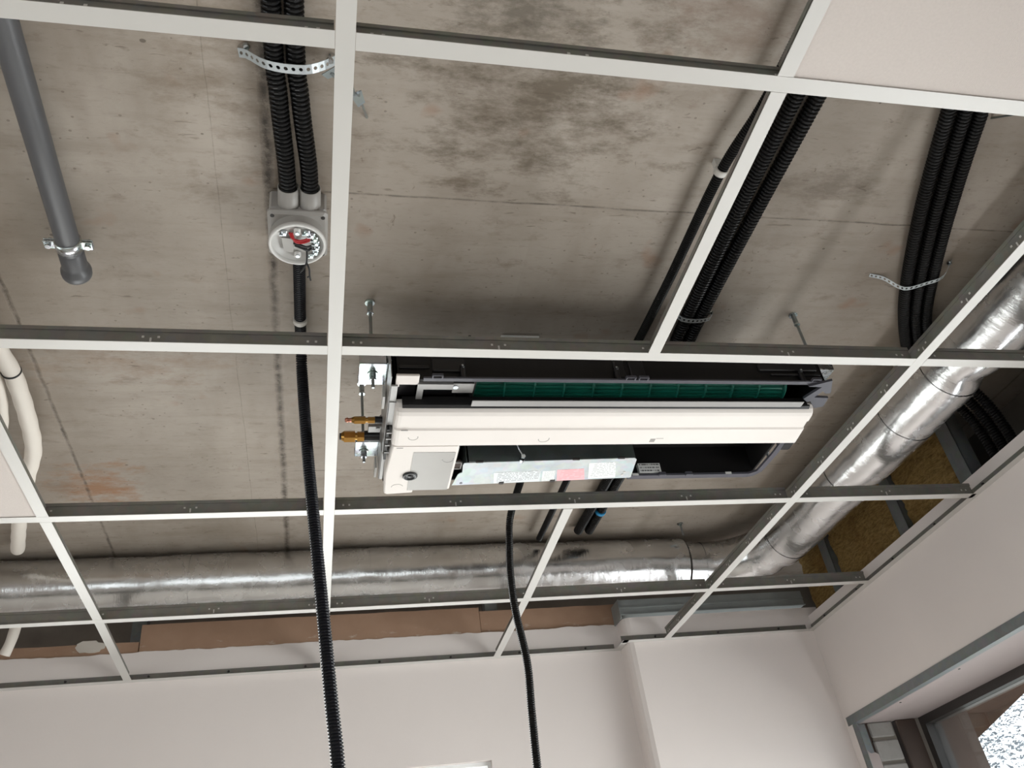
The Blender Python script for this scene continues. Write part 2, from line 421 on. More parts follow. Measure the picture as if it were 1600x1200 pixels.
LOC = {}
def obj(name, mb, mat, parent=None, label=None, bevel=0, uv=None, mats=None):
    if parent is None:
        xs = list(zip(*mb.v)); base = Vector(((min(xs[0]) + max(xs[0])) / 2, (min(xs[1]) + max(xs[1])) / 2, min(xs[2])))
    else: base = LOC[parent.name]
    me = bpy.data.meshes.new(name)
    me.from_pydata([(v[0] - base.x, v[1] - base.y, v[2] - base.z) for v in mb.v], [], mb.f)
    for p, sm in zip(me.polygons, mb.sm): p.use_smooth = sm
    me.materials.append(MT[mat])
    if uv:      # planar unwrap over a rectangle: origin, u-vector, v-vector
        o_, eu, ev = (Vector(q) for q in uv); l = me.uv_layers.new(name='UVMap')
        for lp in me.loops:
            d = Vector(mb.v[lp.vertex_index]) - o_
            l.data[lp.index].uv = (d.dot(eu) / eu.length_squared, d.dot(ev) / ev.length_squared)
    me.validate(); me.update()
    o = bpy.data.objects.new(name, me); COL.objects.link(o)
    if parent is None: o.location = base + Vector((0, 0, Z0)); LOC[o.name] = base
    else: o.parent = parent; LOC[o.name] = base
    if label: o['label'] = label
    if bevel:
        b = o.modifiers.new('bevel', 'BEVEL'); b.width = bevel; b.segments = 2; b.limit_method = 'ANGLE'; b.angle_limit = math.radians(40)
    return o
def tag(o, label, cat, group=None):
    o['label'] = label; o['category'] = cat; o['kind'] = 'thing'
    if group: o['group'] = group
    return o
def thing(name, label, cat, loc, group=None):
    o = bpy.data.objects.new(name, None); COL.objects.link(o); o.empty_display_size = 0.05
    LOC[o.name] = Vector(loc); o.location = Vector(loc) + Vector((0, 0, Z0))
    return tag(o, label, cat, group)
def struct(name, mb, mat, parent=None, **kw):
    o = obj(name, mb, mat, parent, **kw)
    if parent is None: o['kind'] = 'structure'
    return o

ZS = 0.285                                       # underside of the slab
def XR(y): return 1.796 - 0.020 * (2.2 - y)      # face of the right wall (slightly out of square)
def shear(mb):
    mb.v = [(x + XR(y) - 1.796, y, z) for x, y, z in mb.v]; return mb

# ------------------------------------------------------------------ room shell
FZ = -Z0
struct('ceiling', MB().box(-3.3, 2.6, -3.5, 2.75, ZS, ZS + 0.2), 'concrete')
struct('floor', MB().box(-3.3, 2.6, -3.5, 2.75, FZ - 0.1, FZ), 'floor')
wl = MB().box(-3.4, -3.2, -3.5, -1.65, FZ, ZS).box(-3.4, -3.2, 0.85, 2.75, FZ, ZS).box(-3.4, -3.2, -1.65, 0.85, FZ, -2.1).box(-3.4, -3.2, -1.65, 0.85, -0.5, ZS)
struct('wall_left', wl, 'wall')
wf = MB().box(-3.2, -2.3, -3.5, -3.3, FZ, ZS).box(1.1, 2.2, -3.5, -3.3, FZ, ZS).box(-2.3, 1.1, -3.5, -3.3, FZ, -2.05).box(-2.3, 1.1, -3.5, -3.3, -0.45, ZS)
struct('wall_front', wf, 'wall')

# back wall: painted boards around the window opening, recessed to the left of the boxing
WB = 2.31
wx0, wx1, wz0, wz1 = -1.12, 0.541, -1.9, -0.33
def skim_top(x): return 0.097 + 0.004 * noise.noise(Vector((x * 9, 1.3, 0))) + 0.0035 * noise.noise(Vector((x * 37, 4.3, 0)))
bk = MB()
bk.box(-3.2, wx0, WB, WB + 0.28, FZ, wz1).box(wx1, 1.075, WB, WB + 0.28, FZ, wz1).box(wx0, wx1, WB, WB + 0.28, FZ, wz0)
bk.box(-3.2, 1.075, WB, WB + 0.012, wz1, 0.05)
xs = [-1.9 + i * 0.012 for i in range(249)]
vs = [(x, WB, 0.05) for x in xs] + [(x, WB, skim_top(x)) for x in xs] + [(x, WB + 0.003, skim_top(x)) for x in xs]
n = len(xs)
bk.add(vs, [(i, i + 1, n + i + 1, n + i) for i in range(n - 1)] + [(n + i, n + i + 1, 2 * n + i + 1, 2 * n + i) for i in range(n - 1)])
bk.box(wx0, wx1, WB + 0.012, WB + 0.28, wz1, wz1 + 0.05)
# boxing to the right, 80 mm proud with a softened corner
WB2 = 2.23
cr = [(1.058, WB), (1.058, WB2 + 0.03), (1.061, WB2 + 0.016), (1.068, WB2 + 0.006), (1.082, WB2), (1.84, WB2), (1.84, WB2 + 0.0125), (1.085, WB2 + 0.0125), (1.075, WB)]
bk.prism(cr, 'z', FZ, 0.091)
wb = struct('wall_back', bk, 'wall')
# raw brown boards above the paint line, each a piece of its own
for x0, x1, z1, dy in ((-1.9, -0.588, 0.134, 0.0), (-0.585, 0.552, 0.190, -0.002), (0.555, 1.072, 0.178, 0.004)):
    m = MB(); k = 24
    tops = [z1 + 0.002 * noise.noise(Vector((x0 + (x1 - x0) * i / k * 11, 7, 0))) for i in range(k + 1)]
    X_ = [x0 + (x1 - x0) * i / k for i in range(k + 1)]
    y0, y1 = WB + 0.004 + dy, WB + 0.0165 + dy
    vs = [(x, y0, 0.05) for x in X_] + [(x, y0, t) for x, t in zip(X_, tops)] + [(x, y1, t) for x, t in zip(X_, tops)] + [(x, y1, 0.05) for x in X_]
    n = k + 1
    m.add(vs, [(i, i + 1, n + i + 1, n + i) for i in range(k)] + [(n + i, n + i + 1, 2 * n + i + 1, 2 * n + i) for i in range(k)] + [(2 * n + i, 2 * n + i + 1, 3 * n + i + 1, 3 * n + i) for i in range(k)] + [(0, n, 2 * n, 3 * n), (k, 3 * n + k, 2 * n + k, n + k)])
    obj('plasterboard', m, 'board', wb)
# filler smear across the left boards
sm = MB(); k = 20
pts = []
for i in range(k):
    a = 2 * PI * i / k
    pts.append((-0.735 + 0.045 * math.cos(a) * (1 + 0.35 * noise.noise(Vector((math.cos(a) * 2, math.sin(a) * 2, 3)))), 0.125 + 0.020 * math.sin(a) * (1 + 0.4 * noise.noise(Vector((math.cos(a) * 3, math.sin(a) * 3, 9))))))
sm.prism(pts, 'y', WB + 0.0015, WB + 0.005)
obj('filler_smear', sm, 'skim', wb)
obj('masonry', MB().box(-3.2, 2.0, 2.46, 2.7, 0.0, ZS), 'masonry', wb)
for x in (-0.62, -0.02, 0.58):
    obj('stud', MB().box(x, x + 0.045, WB + 0.022, WB + 0.075, 0.05, ZS), 'galvdull', wb)
# track of the boxing: galvanised channel above the right-hand boards
tk = MB().box(1.055, 1.80, WB2 + 0.004, WB2 + 0.006, 0.104, 0.160).box(1.055, 1.80, WB2 + 0.004, WB2 + 0.06, 0.104, 0.106).box(1.055, 1.80, WB2 - 0.004, WB2 + 0.004, 0.1015, 0.1045)
tk.box(1.055, 1.80, WB2 + 0.001, WB2 + 0.004, 0.128, 0.133).box(1.052, 1.056, WB2 - 0.002, WB, 0.09, 0.160)
obj('stud_track', tk, 'track', wb)

# right wall: boards to just above the grid, studs and wool behind, window opening below
oy0, oy1, oz0, oz1 = 0.15, 2.19, -1.9, -0.34
rw = MB()
rw.box(1.796, 1.8085, -3.5, WB2 + 0.005, oz1, 0.058)
rw.box(1.796, 1.8085, -3.5, oy0, FZ, oz1).box(1.796, 1.8085, oy0, oy1, FZ, oz0).box(1.796, 1.80, oy1, WB2 + 0.005, FZ, oz1)
rw = struct('wall_right', shear(rw), 'wall')
ms = MB().box(2.0, 2.25, -3.5, 2.75, oz1 + 0.005, ZS).box(2.0, 2.25, -3.5, oy0, FZ, oz1).box(2.0, 2.25, oy0, 2.75, FZ, oz0).box(2.0, 2.25, oy1 + 0.0, 2.75, oz0, oz1)
obj('masonry', ms, 'masonry', rw)
for y, w in ((1.20, 0.055), (1.535, 0.05), (1.985, 0.05), (0.80, 0.05), (0.42, 0.05), (0.02, 0.05)):
    m = MB().box(1.813, 1.815, y, y + w, -0.33, ZS).box(1.813, 1.86, y, y + 0.002, -0.33, ZS).box(1.813, 1.86, y + w - 0.002, y + w, -0.33, ZS)
    obj('stud', shear(m), 'galvdull', rw)
def batt(y0, y1, z0, z1):
    m = MB(); ny = max(4, int((y1 - y0) / 0.012)); nz = 26
    vs = []
    for i in range(ny + 1):
        for j in range(nz + 1):
            y = y0 + (y1 - y0) * i / ny; z = z0 + (z1 - z0) * j / nz
            vs.append((1.830 + 0.010 * noise.noise(Vector((y * 14, z * 20, 2))) + 0.007 * noise.noise(Vector((y * 60, z * 80, 5))), y, z))
    m.add(vs, [(i * (nz + 1) + j, i * (nz + 1) + j + 1, (i + 1) * (nz + 1) + j + 1, (i + 1) * (nz + 1) + j) for i in range(ny) for j in range(nz)], True)
    m.box(1.848, 1.90, y0, y1, z0, z1)
    return shear(m)
for y0, y1 in ((1.260, 1.530), (1.592, 1.980), (2.04, 2.215), (0.50, 0.79)):
    obj('insulation_batt', batt(y0, y1, -0.05, ZS - 0.004), 'wool', rw)
# window reveal in the right wall
obj('soffit', shear(MB().box(1.8085, 2.07, oy0, oy1 + 0.02, oz1 - 0.008, oz1 + 0.004)), 'soffit', rw)
pr = MB().box(1.792, 1.820, oy0, oy1 + 0.02, oz1 - 0.0105, oz1 - 0.0085).box(1.7925, 1.7955, oy0, oy1 + 0.02, oz1 - 0.0085, oz1 + 0.018)
pro = obj('edge_profile', shear(pr), 'galvdull', rw)
sc_ = MB()
for y in (1.95, 1.62, 1.30, 1.0): sc_.cyl((1.845, y, oz1 - 0.008), (1.845, y, oz1 - 0.0095), 0.0035, seg=10)
obj('screw_head', shear(sc_), 'frame', rw)
obj('jamb_profile', MB().box(1.797, 1.842, oy1 - 0.002, oy1, oz0, oz1 - 0.012).box(1.797, 1.799, oy1 - 0.03, oy1, oz0, oz1 - 0.012), 'galvdull', rw)
m = MB(); pl = [(1.799, oz0), (1.85, oz0), (1.85, -0.455), (1.838, -0.447), (1.822, -0.45), (1.809, -0.436), (1.799, -0.436)]
m.prism(pl, 'y', oy1 - 0.012, oy1 - 0.002)
obj('jamb_board', m, 'soffit', rw)
obj('jamb_gap', MB().box(1.842, 1.86, oy1 + 0.008, oy1 + 0.02, oz0, oz1), 'brown', rw)
z = oz1 - 0.008; k = 0; bm0 = None
while z > -1.1:
    h = 0.066 if k else 0.05
    m = MB().rbox(1.858 + random.uniform(-.003, .003), 1.952 + random.uniform(-.003, .003), oy1 + random.uniform(-0.002, 0.004), oy1 + 0.06, z - h, z, 0.004)
    obj('brick', m, 'brick', rw); z -= h + 0.011; k += 1
obj('mortar', MB().box(1.857, 1.955, oy1 + 0.008, oy1 + 0.06, -1.2, oz1 - 0.008), 'masonry', rw)
obj('outer_jamb', MB().box(2.13, 2.262, oy1 - 0.006, oy1, oz0, oz1).box(2.13, 2.262, oy0, oy1, oz1 - 0.002, oz1 + 0.004), 'brown', rw)
obj('post', MB().rbox(1.965, 2.045, oy1 - 0.004, oy1 + 0.06, oz0, oz1 - 0.008, 0.003), 'brown', rw)

# windows
def window(name, axis, c, a0, a1, z0, z1, fw, mat, mull=()):
    m = MB(); d = 0.03
    def B(p, q, r, s_):
        if axis == 'x': m.box(c - d, c + d, p, q, r, s_)
        else: m.box(p, q, c - d, c + d, r, s_)
    B(a0, a0 + fw, z0, z1); B(a1 - fw, a1, z0, z1); B(a0 + fw, a1 - fw, z0, z0 + fw); B(a0 + fw, a1 - fw, z1 - fw, z1)
    for q in mull: B(q - fw / 2, q + fw / 2, z0 + fw, z1 - fw)
    w = struct(name, m, mat)
    cuts = [a0 + fw] + [v for q in mull for v in (q - fw / 2, q + fw / 2)] + [a1 - fw]
    for i in range(0, len(cuts), 2):
        g = MB()
        if axis == 'x': g.box(c - 0.003, c + 0.003, cuts[i], cuts[i + 1], z0 + fw, z1 - fw)
        else: g.box(cuts[i], cuts[i + 1], c - 0.003, c + 0.003, z0 + fw, z1 - fw)
        obj('pane', g, 'glass', w)
    return w
window('window_1', 'y', WB + 0.05, wx0, wx1, wz0, wz1, 0.012, 'whiteframe', (-0.29,))
window('window_2', 'x', 2.09, oy0, oy1, oz0, oz1 - 0.008, 0.028, 'frame', (1.1,))
window('added_front_window', 'y', -3.4, -2.3, 1.1, -2.05, -0.45, 0.05, 'whiteframe', (-1.17, -0.03))  # unseen window, added as the opening for the front fill

window('added_left_window', 'x', -3.3, -1.65, 0.85, -2.1, -0.5, 0.05, 'whiteframe', (-0.4,))  # made-up window out of view, lets the left fill in

# edge trims: angle along the walls, with screws
def trim(name, x0, x1, wy):
    m = MB().box(x0, x1, wy - 0.024, wy - 0.0005, 0.0, 0.0008).box(x0, x1, wy - 0.0015, wy - 0.0005, 0.0008, 0.024)
    t = struct(name, m, 'tee')
    obj('angle_back', MB().box(x0, x1, wy - 0.0022, wy - 0.0016, 0.001, 0.024), 'web', t)
    s_ = MB(); x = x0 + 0.13
    while x < x1 - 0.02:
        s_.cyl((x, wy - 0.0022, 0.0155), (x, wy - 0.006, 0.0155), 0.0042, 0.003, seg=10); x += 0.245
    obj('screw_head', s_, 'frame', t)
trim('trim_1', -1.9, 1.034, WB)
trim('trim_2', 1.036, 1.77, WB2)
m = MB().box(1.772, 1.7955, -1.0, WB2 - 0.0, 0.0, 0.0008).box(1.7945, 1.7955, -1.0, WB2, 0.0008, 0.024)
t3 = struct('trim_3', shear(m), 'tee')
obj('angle_back', shear(MB().box(1.7938, 1.7944, -1.0, WB2, 0.001, 0.024)), 'web', t3)
s_ = MB()
for i in range(9): s_.cyl((1.7938, 0.2 + 0.24 * i, 0.0155), (1.790, 0.2 + 0.24 * i, 0.0155), 0.0042, 0.003, seg=10)
obj('screw_head', shear(s_), 'frame', t3)
m = MB().box(1.034, 1.0575, WB2 - 0.024, WB, 0.0, 0.0008).box(1.0565, 1.0575, WB2, WB, 0.0008, 0.024)
struct('trim_4', m, 'tee')

# ------------------------------------------------------------------ suspended grid: tees
def tee(p0, p1, label, name='ceiling_tee', zoff=0.0, slots=0.3, sides=(-1,), group=None, fw=0.012, first=None):
    wh = 0.026 if (Vector(p1) - Vector(p0)).length < 0.62 and abs(p1[0] - p0[0]) < 0.05 else 0.038
    """flange (white), web with bulb, pale plates for the light at the punched slots; p0, p1 in plan"""
    a, b = Vector((p0[0], p0[1], 0)), Vector((p1[0], p1[1], 0)); d = (b - a); L = d.length; d.normalize(); nrm = Vector((-d.y, d.x, 0))
    def OB(m, s0, s1, n0, n1, z0, z1):
        vs = [a + d * s + nrm * q + Vector((0, 0, z + zoff)) for z in (z0, z1) for q in (n0, n1) for s in (s0, s1)]
        m.add(vs, [(0, 2, 3, 1), (4, 5, 7, 6), (0, 1, 5, 4), (2, 6, 7, 3), (0, 4, 6, 2), (1, 3, 7, 5)])
    c = (a + b) / 2
    t = thing(name, label, 'ceiling tee', (c.x, c.y, zoff), group)
    m = MB(); OB(m, 0, L, -fw, fw, 0, 0.0011)
    obj('flange', m, 'tee', t)
    m = MB(); e = 0.001
    OB(m, e, L - e, -0.0009, 0.0009, 0.0011, wh - 0.005); OB(m, e, L - e, -0.0032, 0.0032, wh - 0.0075, wh)
    OB(m, e, L - e, -fw + 0.001, fw - 0.001, 0.0011, 0.0018)
    obj('web', m, 'web', t)
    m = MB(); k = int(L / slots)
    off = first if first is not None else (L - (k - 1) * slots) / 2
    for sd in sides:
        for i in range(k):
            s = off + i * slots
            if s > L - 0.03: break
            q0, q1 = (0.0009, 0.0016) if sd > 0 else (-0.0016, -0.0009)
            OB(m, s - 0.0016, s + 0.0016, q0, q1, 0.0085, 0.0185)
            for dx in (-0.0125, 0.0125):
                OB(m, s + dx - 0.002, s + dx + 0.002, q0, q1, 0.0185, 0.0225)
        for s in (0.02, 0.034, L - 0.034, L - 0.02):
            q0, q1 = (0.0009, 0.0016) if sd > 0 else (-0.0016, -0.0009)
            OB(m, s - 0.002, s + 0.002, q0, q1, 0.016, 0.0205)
    if m.v: obj('slot_glint', m, 'clip', t)  # pale plates: brightness of light at the slots put into their colour
    return t
Ya = {0: (-0.002, 0.002, 0.002), 1: (0.600, 0.607, 0.609), 2: (1.203, 1.199, 1.199), 3: (1.792, 1.786, 1.784)}   # row height at x = 0, 1.2, 1.75
XB0, XB2 = 0.0045, 1.203
tee((XB0, -0.9), (XB0, 2.286), 'long white main tee hiding the right edge of the round detector base', slots=0.15, sides=(-1, 1))
tee((XB2, -0.9), (XB2, 2.206), 'long white main tee running alongside the big foil duct', slots=0.15, sides=(1,))
g = 0.0125
tee((XB0 - 1.2, Ya[0][0] + 0.004), (XB0 - g, Ya[0][0]), 'white cross tee crossing over the top of the grey drain pipe')
tee((XB0 + g, Ya[0][0]), (XB2 - g, Ya[0][1]), 'white cross tee along the near edge of the fitted white tile and the stained concrete')
tee((XB2 + g, Ya[0][1]), (1.765, Ya[0][2]), 'short white cross tee at the top right crossing above the three bundled conduits')
tee((XB0 - 1.2, Ya[1][0] - 0.008), (XB0 - g, Ya[1][0]), 'white cross tee just past the end of the grey drain pipe')
tee((XB0 + g, Ya[1][0]), (XB2 - g, Ya[1][1]), 'white cross tee in front of the near black edge of the air conditioner')
tee((XB2 + g, Ya[1][1]), (1.765, Ya[1][2]), 'short white cross tee under the foil duct, the one nearer the three bundled conduits')
tee((XB0 - 1.2, Ya[2][0] + 0.0), (XB0 - g, Ya[2][0]), 'white cross tee along the far edge of the small white tile at the left')
tee((XB0 + g, Ya[2][0]), (XB2 - g, Ya[2][1]), 'white cross tee just beyond the control box of the air conditioner')
tee((XB2 + g, Ya[2][1]), (1.765, Ya[2][2]), 'short white cross tee under the foil duct, ending between the brown wool panels')
tee((XB0 - 1.2, Ya[3][0] + 0.002), (XB0 - g, Ya[3][0]), 'white cross tee below the left, duller half of the foil duct along the back wall')
tee((XB0 + g, Ya[3][0]), (XB2 - g, Ya[3][1]), 'white cross tee below the right, shinier half of the foil duct along the back wall')
tee((XB2 + g, Ya[3][1]), (1.765, Ya[3][2]), 'short white cross tee in the back right corner under the duct bend')
tee((0.585, -0.6 + g), (0.593, Ya[0][0] - g + 0.002), 'short white tee along the left edge of the big fitted white tile', sides=(1,), slots=0.6)
tee((0.595, Ya[0][0] + g + 0.002), (0.606, Ya[1][0] - g + 0.004), 'short white tee between the single conduit and the pair of thick conduits', sides=(1,), slots=0.6)
tee((0.588, Ya[2][0] + g), (0.597, Ya[3][0] - g - 0.003), 'short white tee beside the blue taped conduits beyond the air conditioner', sides=(1,), slots=0.6)
tee((0.596, Ya[3][0] + g - 0.003), (0.594, 2.286), 'short white tee meeting the back wall beside the thinner hanging conduit', sides=(1,), slots=0.6)
tee((-0.598, Ya[1][0] + g), (-0.600, Ya[2][0] - g), 'short white tee along the right edge of the small white tile at the left', sides=(1,), slots=0.6)
tee((-0.600, Ya[2][0] + g), (-0.598, Ya[3][0] - g), 'short white tee crossing in front of the left end of the back duct', sides=(1,), slots=0.6)
tee((-0.598, Ya[3][0] + g), (-0.603, 2.286), 'short white tee meeting the back wall at the filler smear on the brown board', sides=(1,), slots=0.6)

# tiles lying in the grid
def tile(x0, x1, y0, y1, label):
    t = thing('ceiling_tile', label, 'ceiling tile', ((x0 + x1) / 2, (y0 + y1) / 2, 0.0012))
    obj('face', MB().box(x0, x1, y0, y1, 0.0020, 0.0055), 'tile', t)
    obj('core', MB().box(x0, x1, y0, y1, 0.0055, 0.016), 'tile_edge', t)
tile(0.604, 1.196, -0.592, -0.004, 'large white ceiling tile lying in the grid in the upper right corner')
tile(-1.19, -0.606, 0.61, 1.196, 'white ceiling tile at the left edge below the white foam pipes')

# ------------------------------------------------------------------ slab-mounted pipes and conduits
def corr(r, period=0.006, depth=0.0024):
    return lambda L, i: (r - depth, r - depth * 0.25, r, r, r - depth * 0.25, r - depth)[i % 6]
def conduit(path, r, label, name='corrugated_conduit', mat='conduit', group=None, clips=(), clipmat='clip', clipname='clip', period=None, root=False, seg=14):
    period = period or (0.0082 if r > 0.014 else 0.0058)
    if not clips:
        return tag(obj(name, MB().tube(path, corr(r, period, r * 0.2), seg, period / 6, True, False), mat), label, 'conduit', group)
    pts = [Vector(p) for p in path]
    t = thing(name, label, 'conduit', pts[0], group)
    obj('tube', MB().tube(path, corr(r, period, r * 0.2), seg, period / 6, True, False), mat, t)
    for c, dirv in clips:
        c = Vector(c); dv = Vector(dirv).normalized() * 0.0065
        m = MB().cyl(c - dv, c + dv, r + 0.0016, seg=20).cyl(c - dv * 0.8, c + dv * 0.8, r + 0.0024, seg=20)
        if clipname == 'clip':
            m.box(c.x - 0.008, c.x + 0.008, c.y - 0.006, c.y + 0.006, min(c.z + r * 0.6, ZS - 0.002), ZS)
        obj(clipname, m, clipmat, t)
    return t
zc = ZS - 0.0165
conduit([(-0.100, -0.75, zc), (-0.097, 0.10, zc - 0.002), (-0.090, 0.27, zc - 0.012), (-0.081, 0.40, 0.2505), (-0.0785, 0.475, 0.250)], 0.0155, 'left one of the two black conduits entering the grey junction box')
conduit([(-0.066, -0.75, zc), (-0.064, 0.10, zc - 0.002), (-0.056, 0.27, zc - 0.012), (-0.043, 0.40, 0.2505), (-0.0405, 0.475, 0.250)], 0.0155, 'right one of the two black conduits entering the grey junction box')
conduit([(-0.062, 0.595, 0.262), (-0.062, 0.70, 0.2665), (-0.062, 0.80, 0.268), (-0.0615, 0.87, 0.266), (-0.060, 0.925, 0.250), (-0.0575, 0.952, 0.205), (-0.045, 0.957, 0.03), (-0.031, 0.955, -0.13), (-0.011, 0.952, -0.345), (0.004, 0.95, -0.51), (0.016, 0.95, -0.64), (0.03, 0.95, -0.95), (0.03, 0.95, -1.4)], 0.0125,
        'thicker black conduit dropping from the junction box and hanging down into the room', mat='conduit2', clips=[((-0.062, 0.832, 0.2675), (0, 1, 0))])
conduit([(0.488, 1.118, 0.115), (0.482, 1.18, 0.095), (0.473, 1.26, 0.07), (0.464, 1.325, 0.035), (0.459, 1.345, -0.02), (0.452, 1.35, -0.10), (0.452, 1.352, -0.2), (0.463, 1.35, -0.33), (0.458, 1.352, -0.45), (0.452, 1.35, -0.62), (0.45, 1.35, -1.0), (0.46, 1.35, -1.4)], 0.0098,
        'thinner black conduit hanging down from behind the air conditioner', mat='conduit', period=0.005)
zc = ZS - 0.030
conduit([(0.750, -0.75, zc), (0.744, 0.02, zc), (0.741, 0.2, zc), (0.722, 0.36, zc), (0.722, 0.66, zc), (0.715, 0.93, zc), (0.705, 1.15, zc), (0.70, 1.9, zc)], 0.0105, 'thin single black conduit running beside the short white tee',
        clips=[((0.7215, 0.352, zc), (-0.02, 1, 0))], period=0.005)
zc = ZS - 0.017
conduit([(0.800, -0.75, zc), (0.803, 0.2, zc), (0.806, 0.46, zc), (0.818, 0.8, zc), (0.826, 0.95, zc), (0.838, 1.3, zc), (0.838, 1.63, zc), (0.832, 1.88, zc)], 0.0155, 'left one of the two thick conduits behind the air conditioner')
conduit([(0.842, -0.75, zc), (0.845, 0.2, zc), (0.846, 0.46, zc), (0.851, 0.8, zc), (0.861, 0.95, zc), (0.872, 1.3, zc), (0.873, 1.63, zc), (0.870, 1.88, zc)], 0.0155, 'right thick conduit with a band of blue tape behind the air conditioner',
        clips=[((0.8725, 1.74, zc), (0, 1, 0))], clipmat='blue', clipname='tape_band')
zc = ZS - 0.0158
for dx, dy, lab in ((0, 0, 'leftmost of the three bundled black conduits that bend towards the foil duct'), (0.036, 0.0, 'middle one of the three bundled black conduits that bend towards the foil duct'), (0.070, 0.0, 'rightmost of the three bundled black conduits that bend towards the foil duct')):
    f = 1 - dx * 1.0
    conduit([(0.98 + dx, -0.6, zc), (1.06 + dx, 0.0, zc), (1.129 + dx, 0.205, zc), (1.219 + dx, 0.43, zc), (1.318 + dx * 0.95, 0.64, zc), (1.395 + dx * 0.9, 0.775, zc), (1.49 + dx * 0.75, 0.905 - dx * 0.35, zc), (1.585 + dx * 0.3, 1.0 - dx * 0.55, zc), (1.70, 1.072 - dx * 0.95, zc - 0.006), (1.775, 1.105 - dx * 1.05, zc - 0.04), (1.812, 1.118 - dx * 1.1, 0.15), (1.822, 1.12 - dx * 1.1, 0.0), (1.825, 1.12 - dx * 1.1, -0.25)], 0.0142, lab)

# perforated straps
def strap(path, label, width=0.015, up=(0, 1, 0), screws=()):
    t = thing('perforated_strap', label, 'strap', path[0])
    obj('band', MB().band(path, up, width, 0.0009, 0.0115, 0.0033), 'strap', t)
    for p in screws:
        p = Vector(p)
        obj('screw', MB().cyl(p, p - Vector((0, 0, 0.004)), 0.006, 0.0045, seg=12).cyl(p, (p.x, p.y, ZS + 0.01), 0.002, seg=8), 'zinc', t)
strap([(-0.150, 0.212, ZS - 0.001), (-0.138, 0.208, 0.276), (-0.114, 0.206, 0.2535), (-0.090, 0.207, 0.2465), (-0.060, 0.207, 0.2450), (-0.040, 0.206, 0.2475), (-0.016, 0.205, 0.262), (0.002, 0.208, ZS - 0.001)], 'perforated metal strap sagging under the two conduits above the junction box', 0.0165, (0.12, 1, 0), [(-0.137, 0.198, ZS - 0.003), (-0.010, 0.202, 0.270)])
strap([(0.765, 0.775, ZS - 0.001), (0.786, 0.775, 0.262), (0.800, 0.776, 0.2495), (0.836, 0.779, 0.2495), (0.873, 0.783, 0.262), (0.886, 0.785, ZS - 0.001)], 'perforated strap holding the pair of thick conduits near the air conditioner', 0.013, (0.03, 1, 0), [(0.880, 0.784, ZS - 0.002)])
strap([(1.225, 0.640, ZS - 0.001), (1.262, 0.643, 0.278), (1.292, 0.645, 0.255), (1.318, 0.646, 0.2515), (1.352, 0.628, 0.2515), (1.384, 0.606, 0.2525), (1.408, 0.585, ZS - 0.001)], 'perforated strap around the three bundled conduits, one loose end sticking out', 0.011, (0.3, 1, 0), [(1.404, 0.588, ZS - 0.003)])

# grey drain pipe with socket
t = thing('drain_pipe', 'grey plastic drain pipe with an open socket end on the concrete at the left', 'pipe', (-0.47, 0.2, 0.205))
pz = 0.2405
obj('pipe', MB().cyl((-0.452, -0.75, pz), (-0.4675, 0.63, pz), 0.0205, seg=28), 'pipegrey', t)
d = Vector((-0.0155, 1.38, 0)).normalized()
obj('socket', MB().lathe((-0.4675, 0.622, pz), d, [(0.0206, 0), (0.0222, 0.004), (0.0222, 0.034), (0.0232, 0.040), (0.0265, 0.046), (0.0272, 0.053), (0.0265, 0.060), (0.0248, 0.064), (0.0215, 0.064), (0.0212, 0.030), (0.0, 0.030)], 28), 'pipegrey', t)
obj('seal_ring', MB().lathe((-0.4682, 0.680, pz), d, [(0.0215, 0), (0.0245, 0.0005), (0.0245, 0.003), (0.0215, 0.0035)], 28), 'rubber', t)
t = thing('pipe_clamp', 'zinc pipe clamp with two screw ears around the grey drain pipe', 'clamp', (-0.467, 0.605, 0.21))
c = Vector((-0.4672, 0.604, pz))
obj('band', MB().lathe(c - Vector((0, 0.0105, 0)), (0, 1, 0), [(0.0208, 0), (0.0232, 0.0005), (0.0232, 0.0205), (0.0208, 0.021)], 28), 'zinc', t)
for sx in (-1, 1):
    e = MB().rbox(c.x + sx * 0.022, c.x + sx * 0.041, c.y - 0.0095, c.y + 0.0095, pz + 0.001, pz + 0.0045, 0.001) if sx > 0 else MB().rbox(c.x - 0.041, c.x - 0.022, c.y - 0.0095, c.y + 0.0095, pz + 0.001, pz + 0.0045, 0.001)
    e.v += []
    if sx > 0: e.rbox(c.x + 0.022, c.x + 0.041, c.y - 0.0095, c.y + 0.0095, pz - 0.0045, pz - 0.001, 0.001)
    else: e.rbox(c.x - 0.041, c.x - 0.022, c.y - 0.0095, c.y + 0.0095, pz - 0.0045, pz - 0.001, 0.001)
    obj('ear', e, 'zinc', t)
    x = c.x + sx * 0.033
    obj('screw', MB().cyl((x, c.y, pz + 0.012), (x, c.y, pz - 0.008), 0.0028, seg=10).cyl((x, c.y, pz - 0.0045), (x, c.y, pz - 0.010), 0.0058, 0.005, seg=12), 'zinc', t)
obj('stud_bolt', MB().cyl((c.x, c.y, pz + 0.022), (c.x, c.y, ZS), 0.004, seg=10), 'zinc', t)

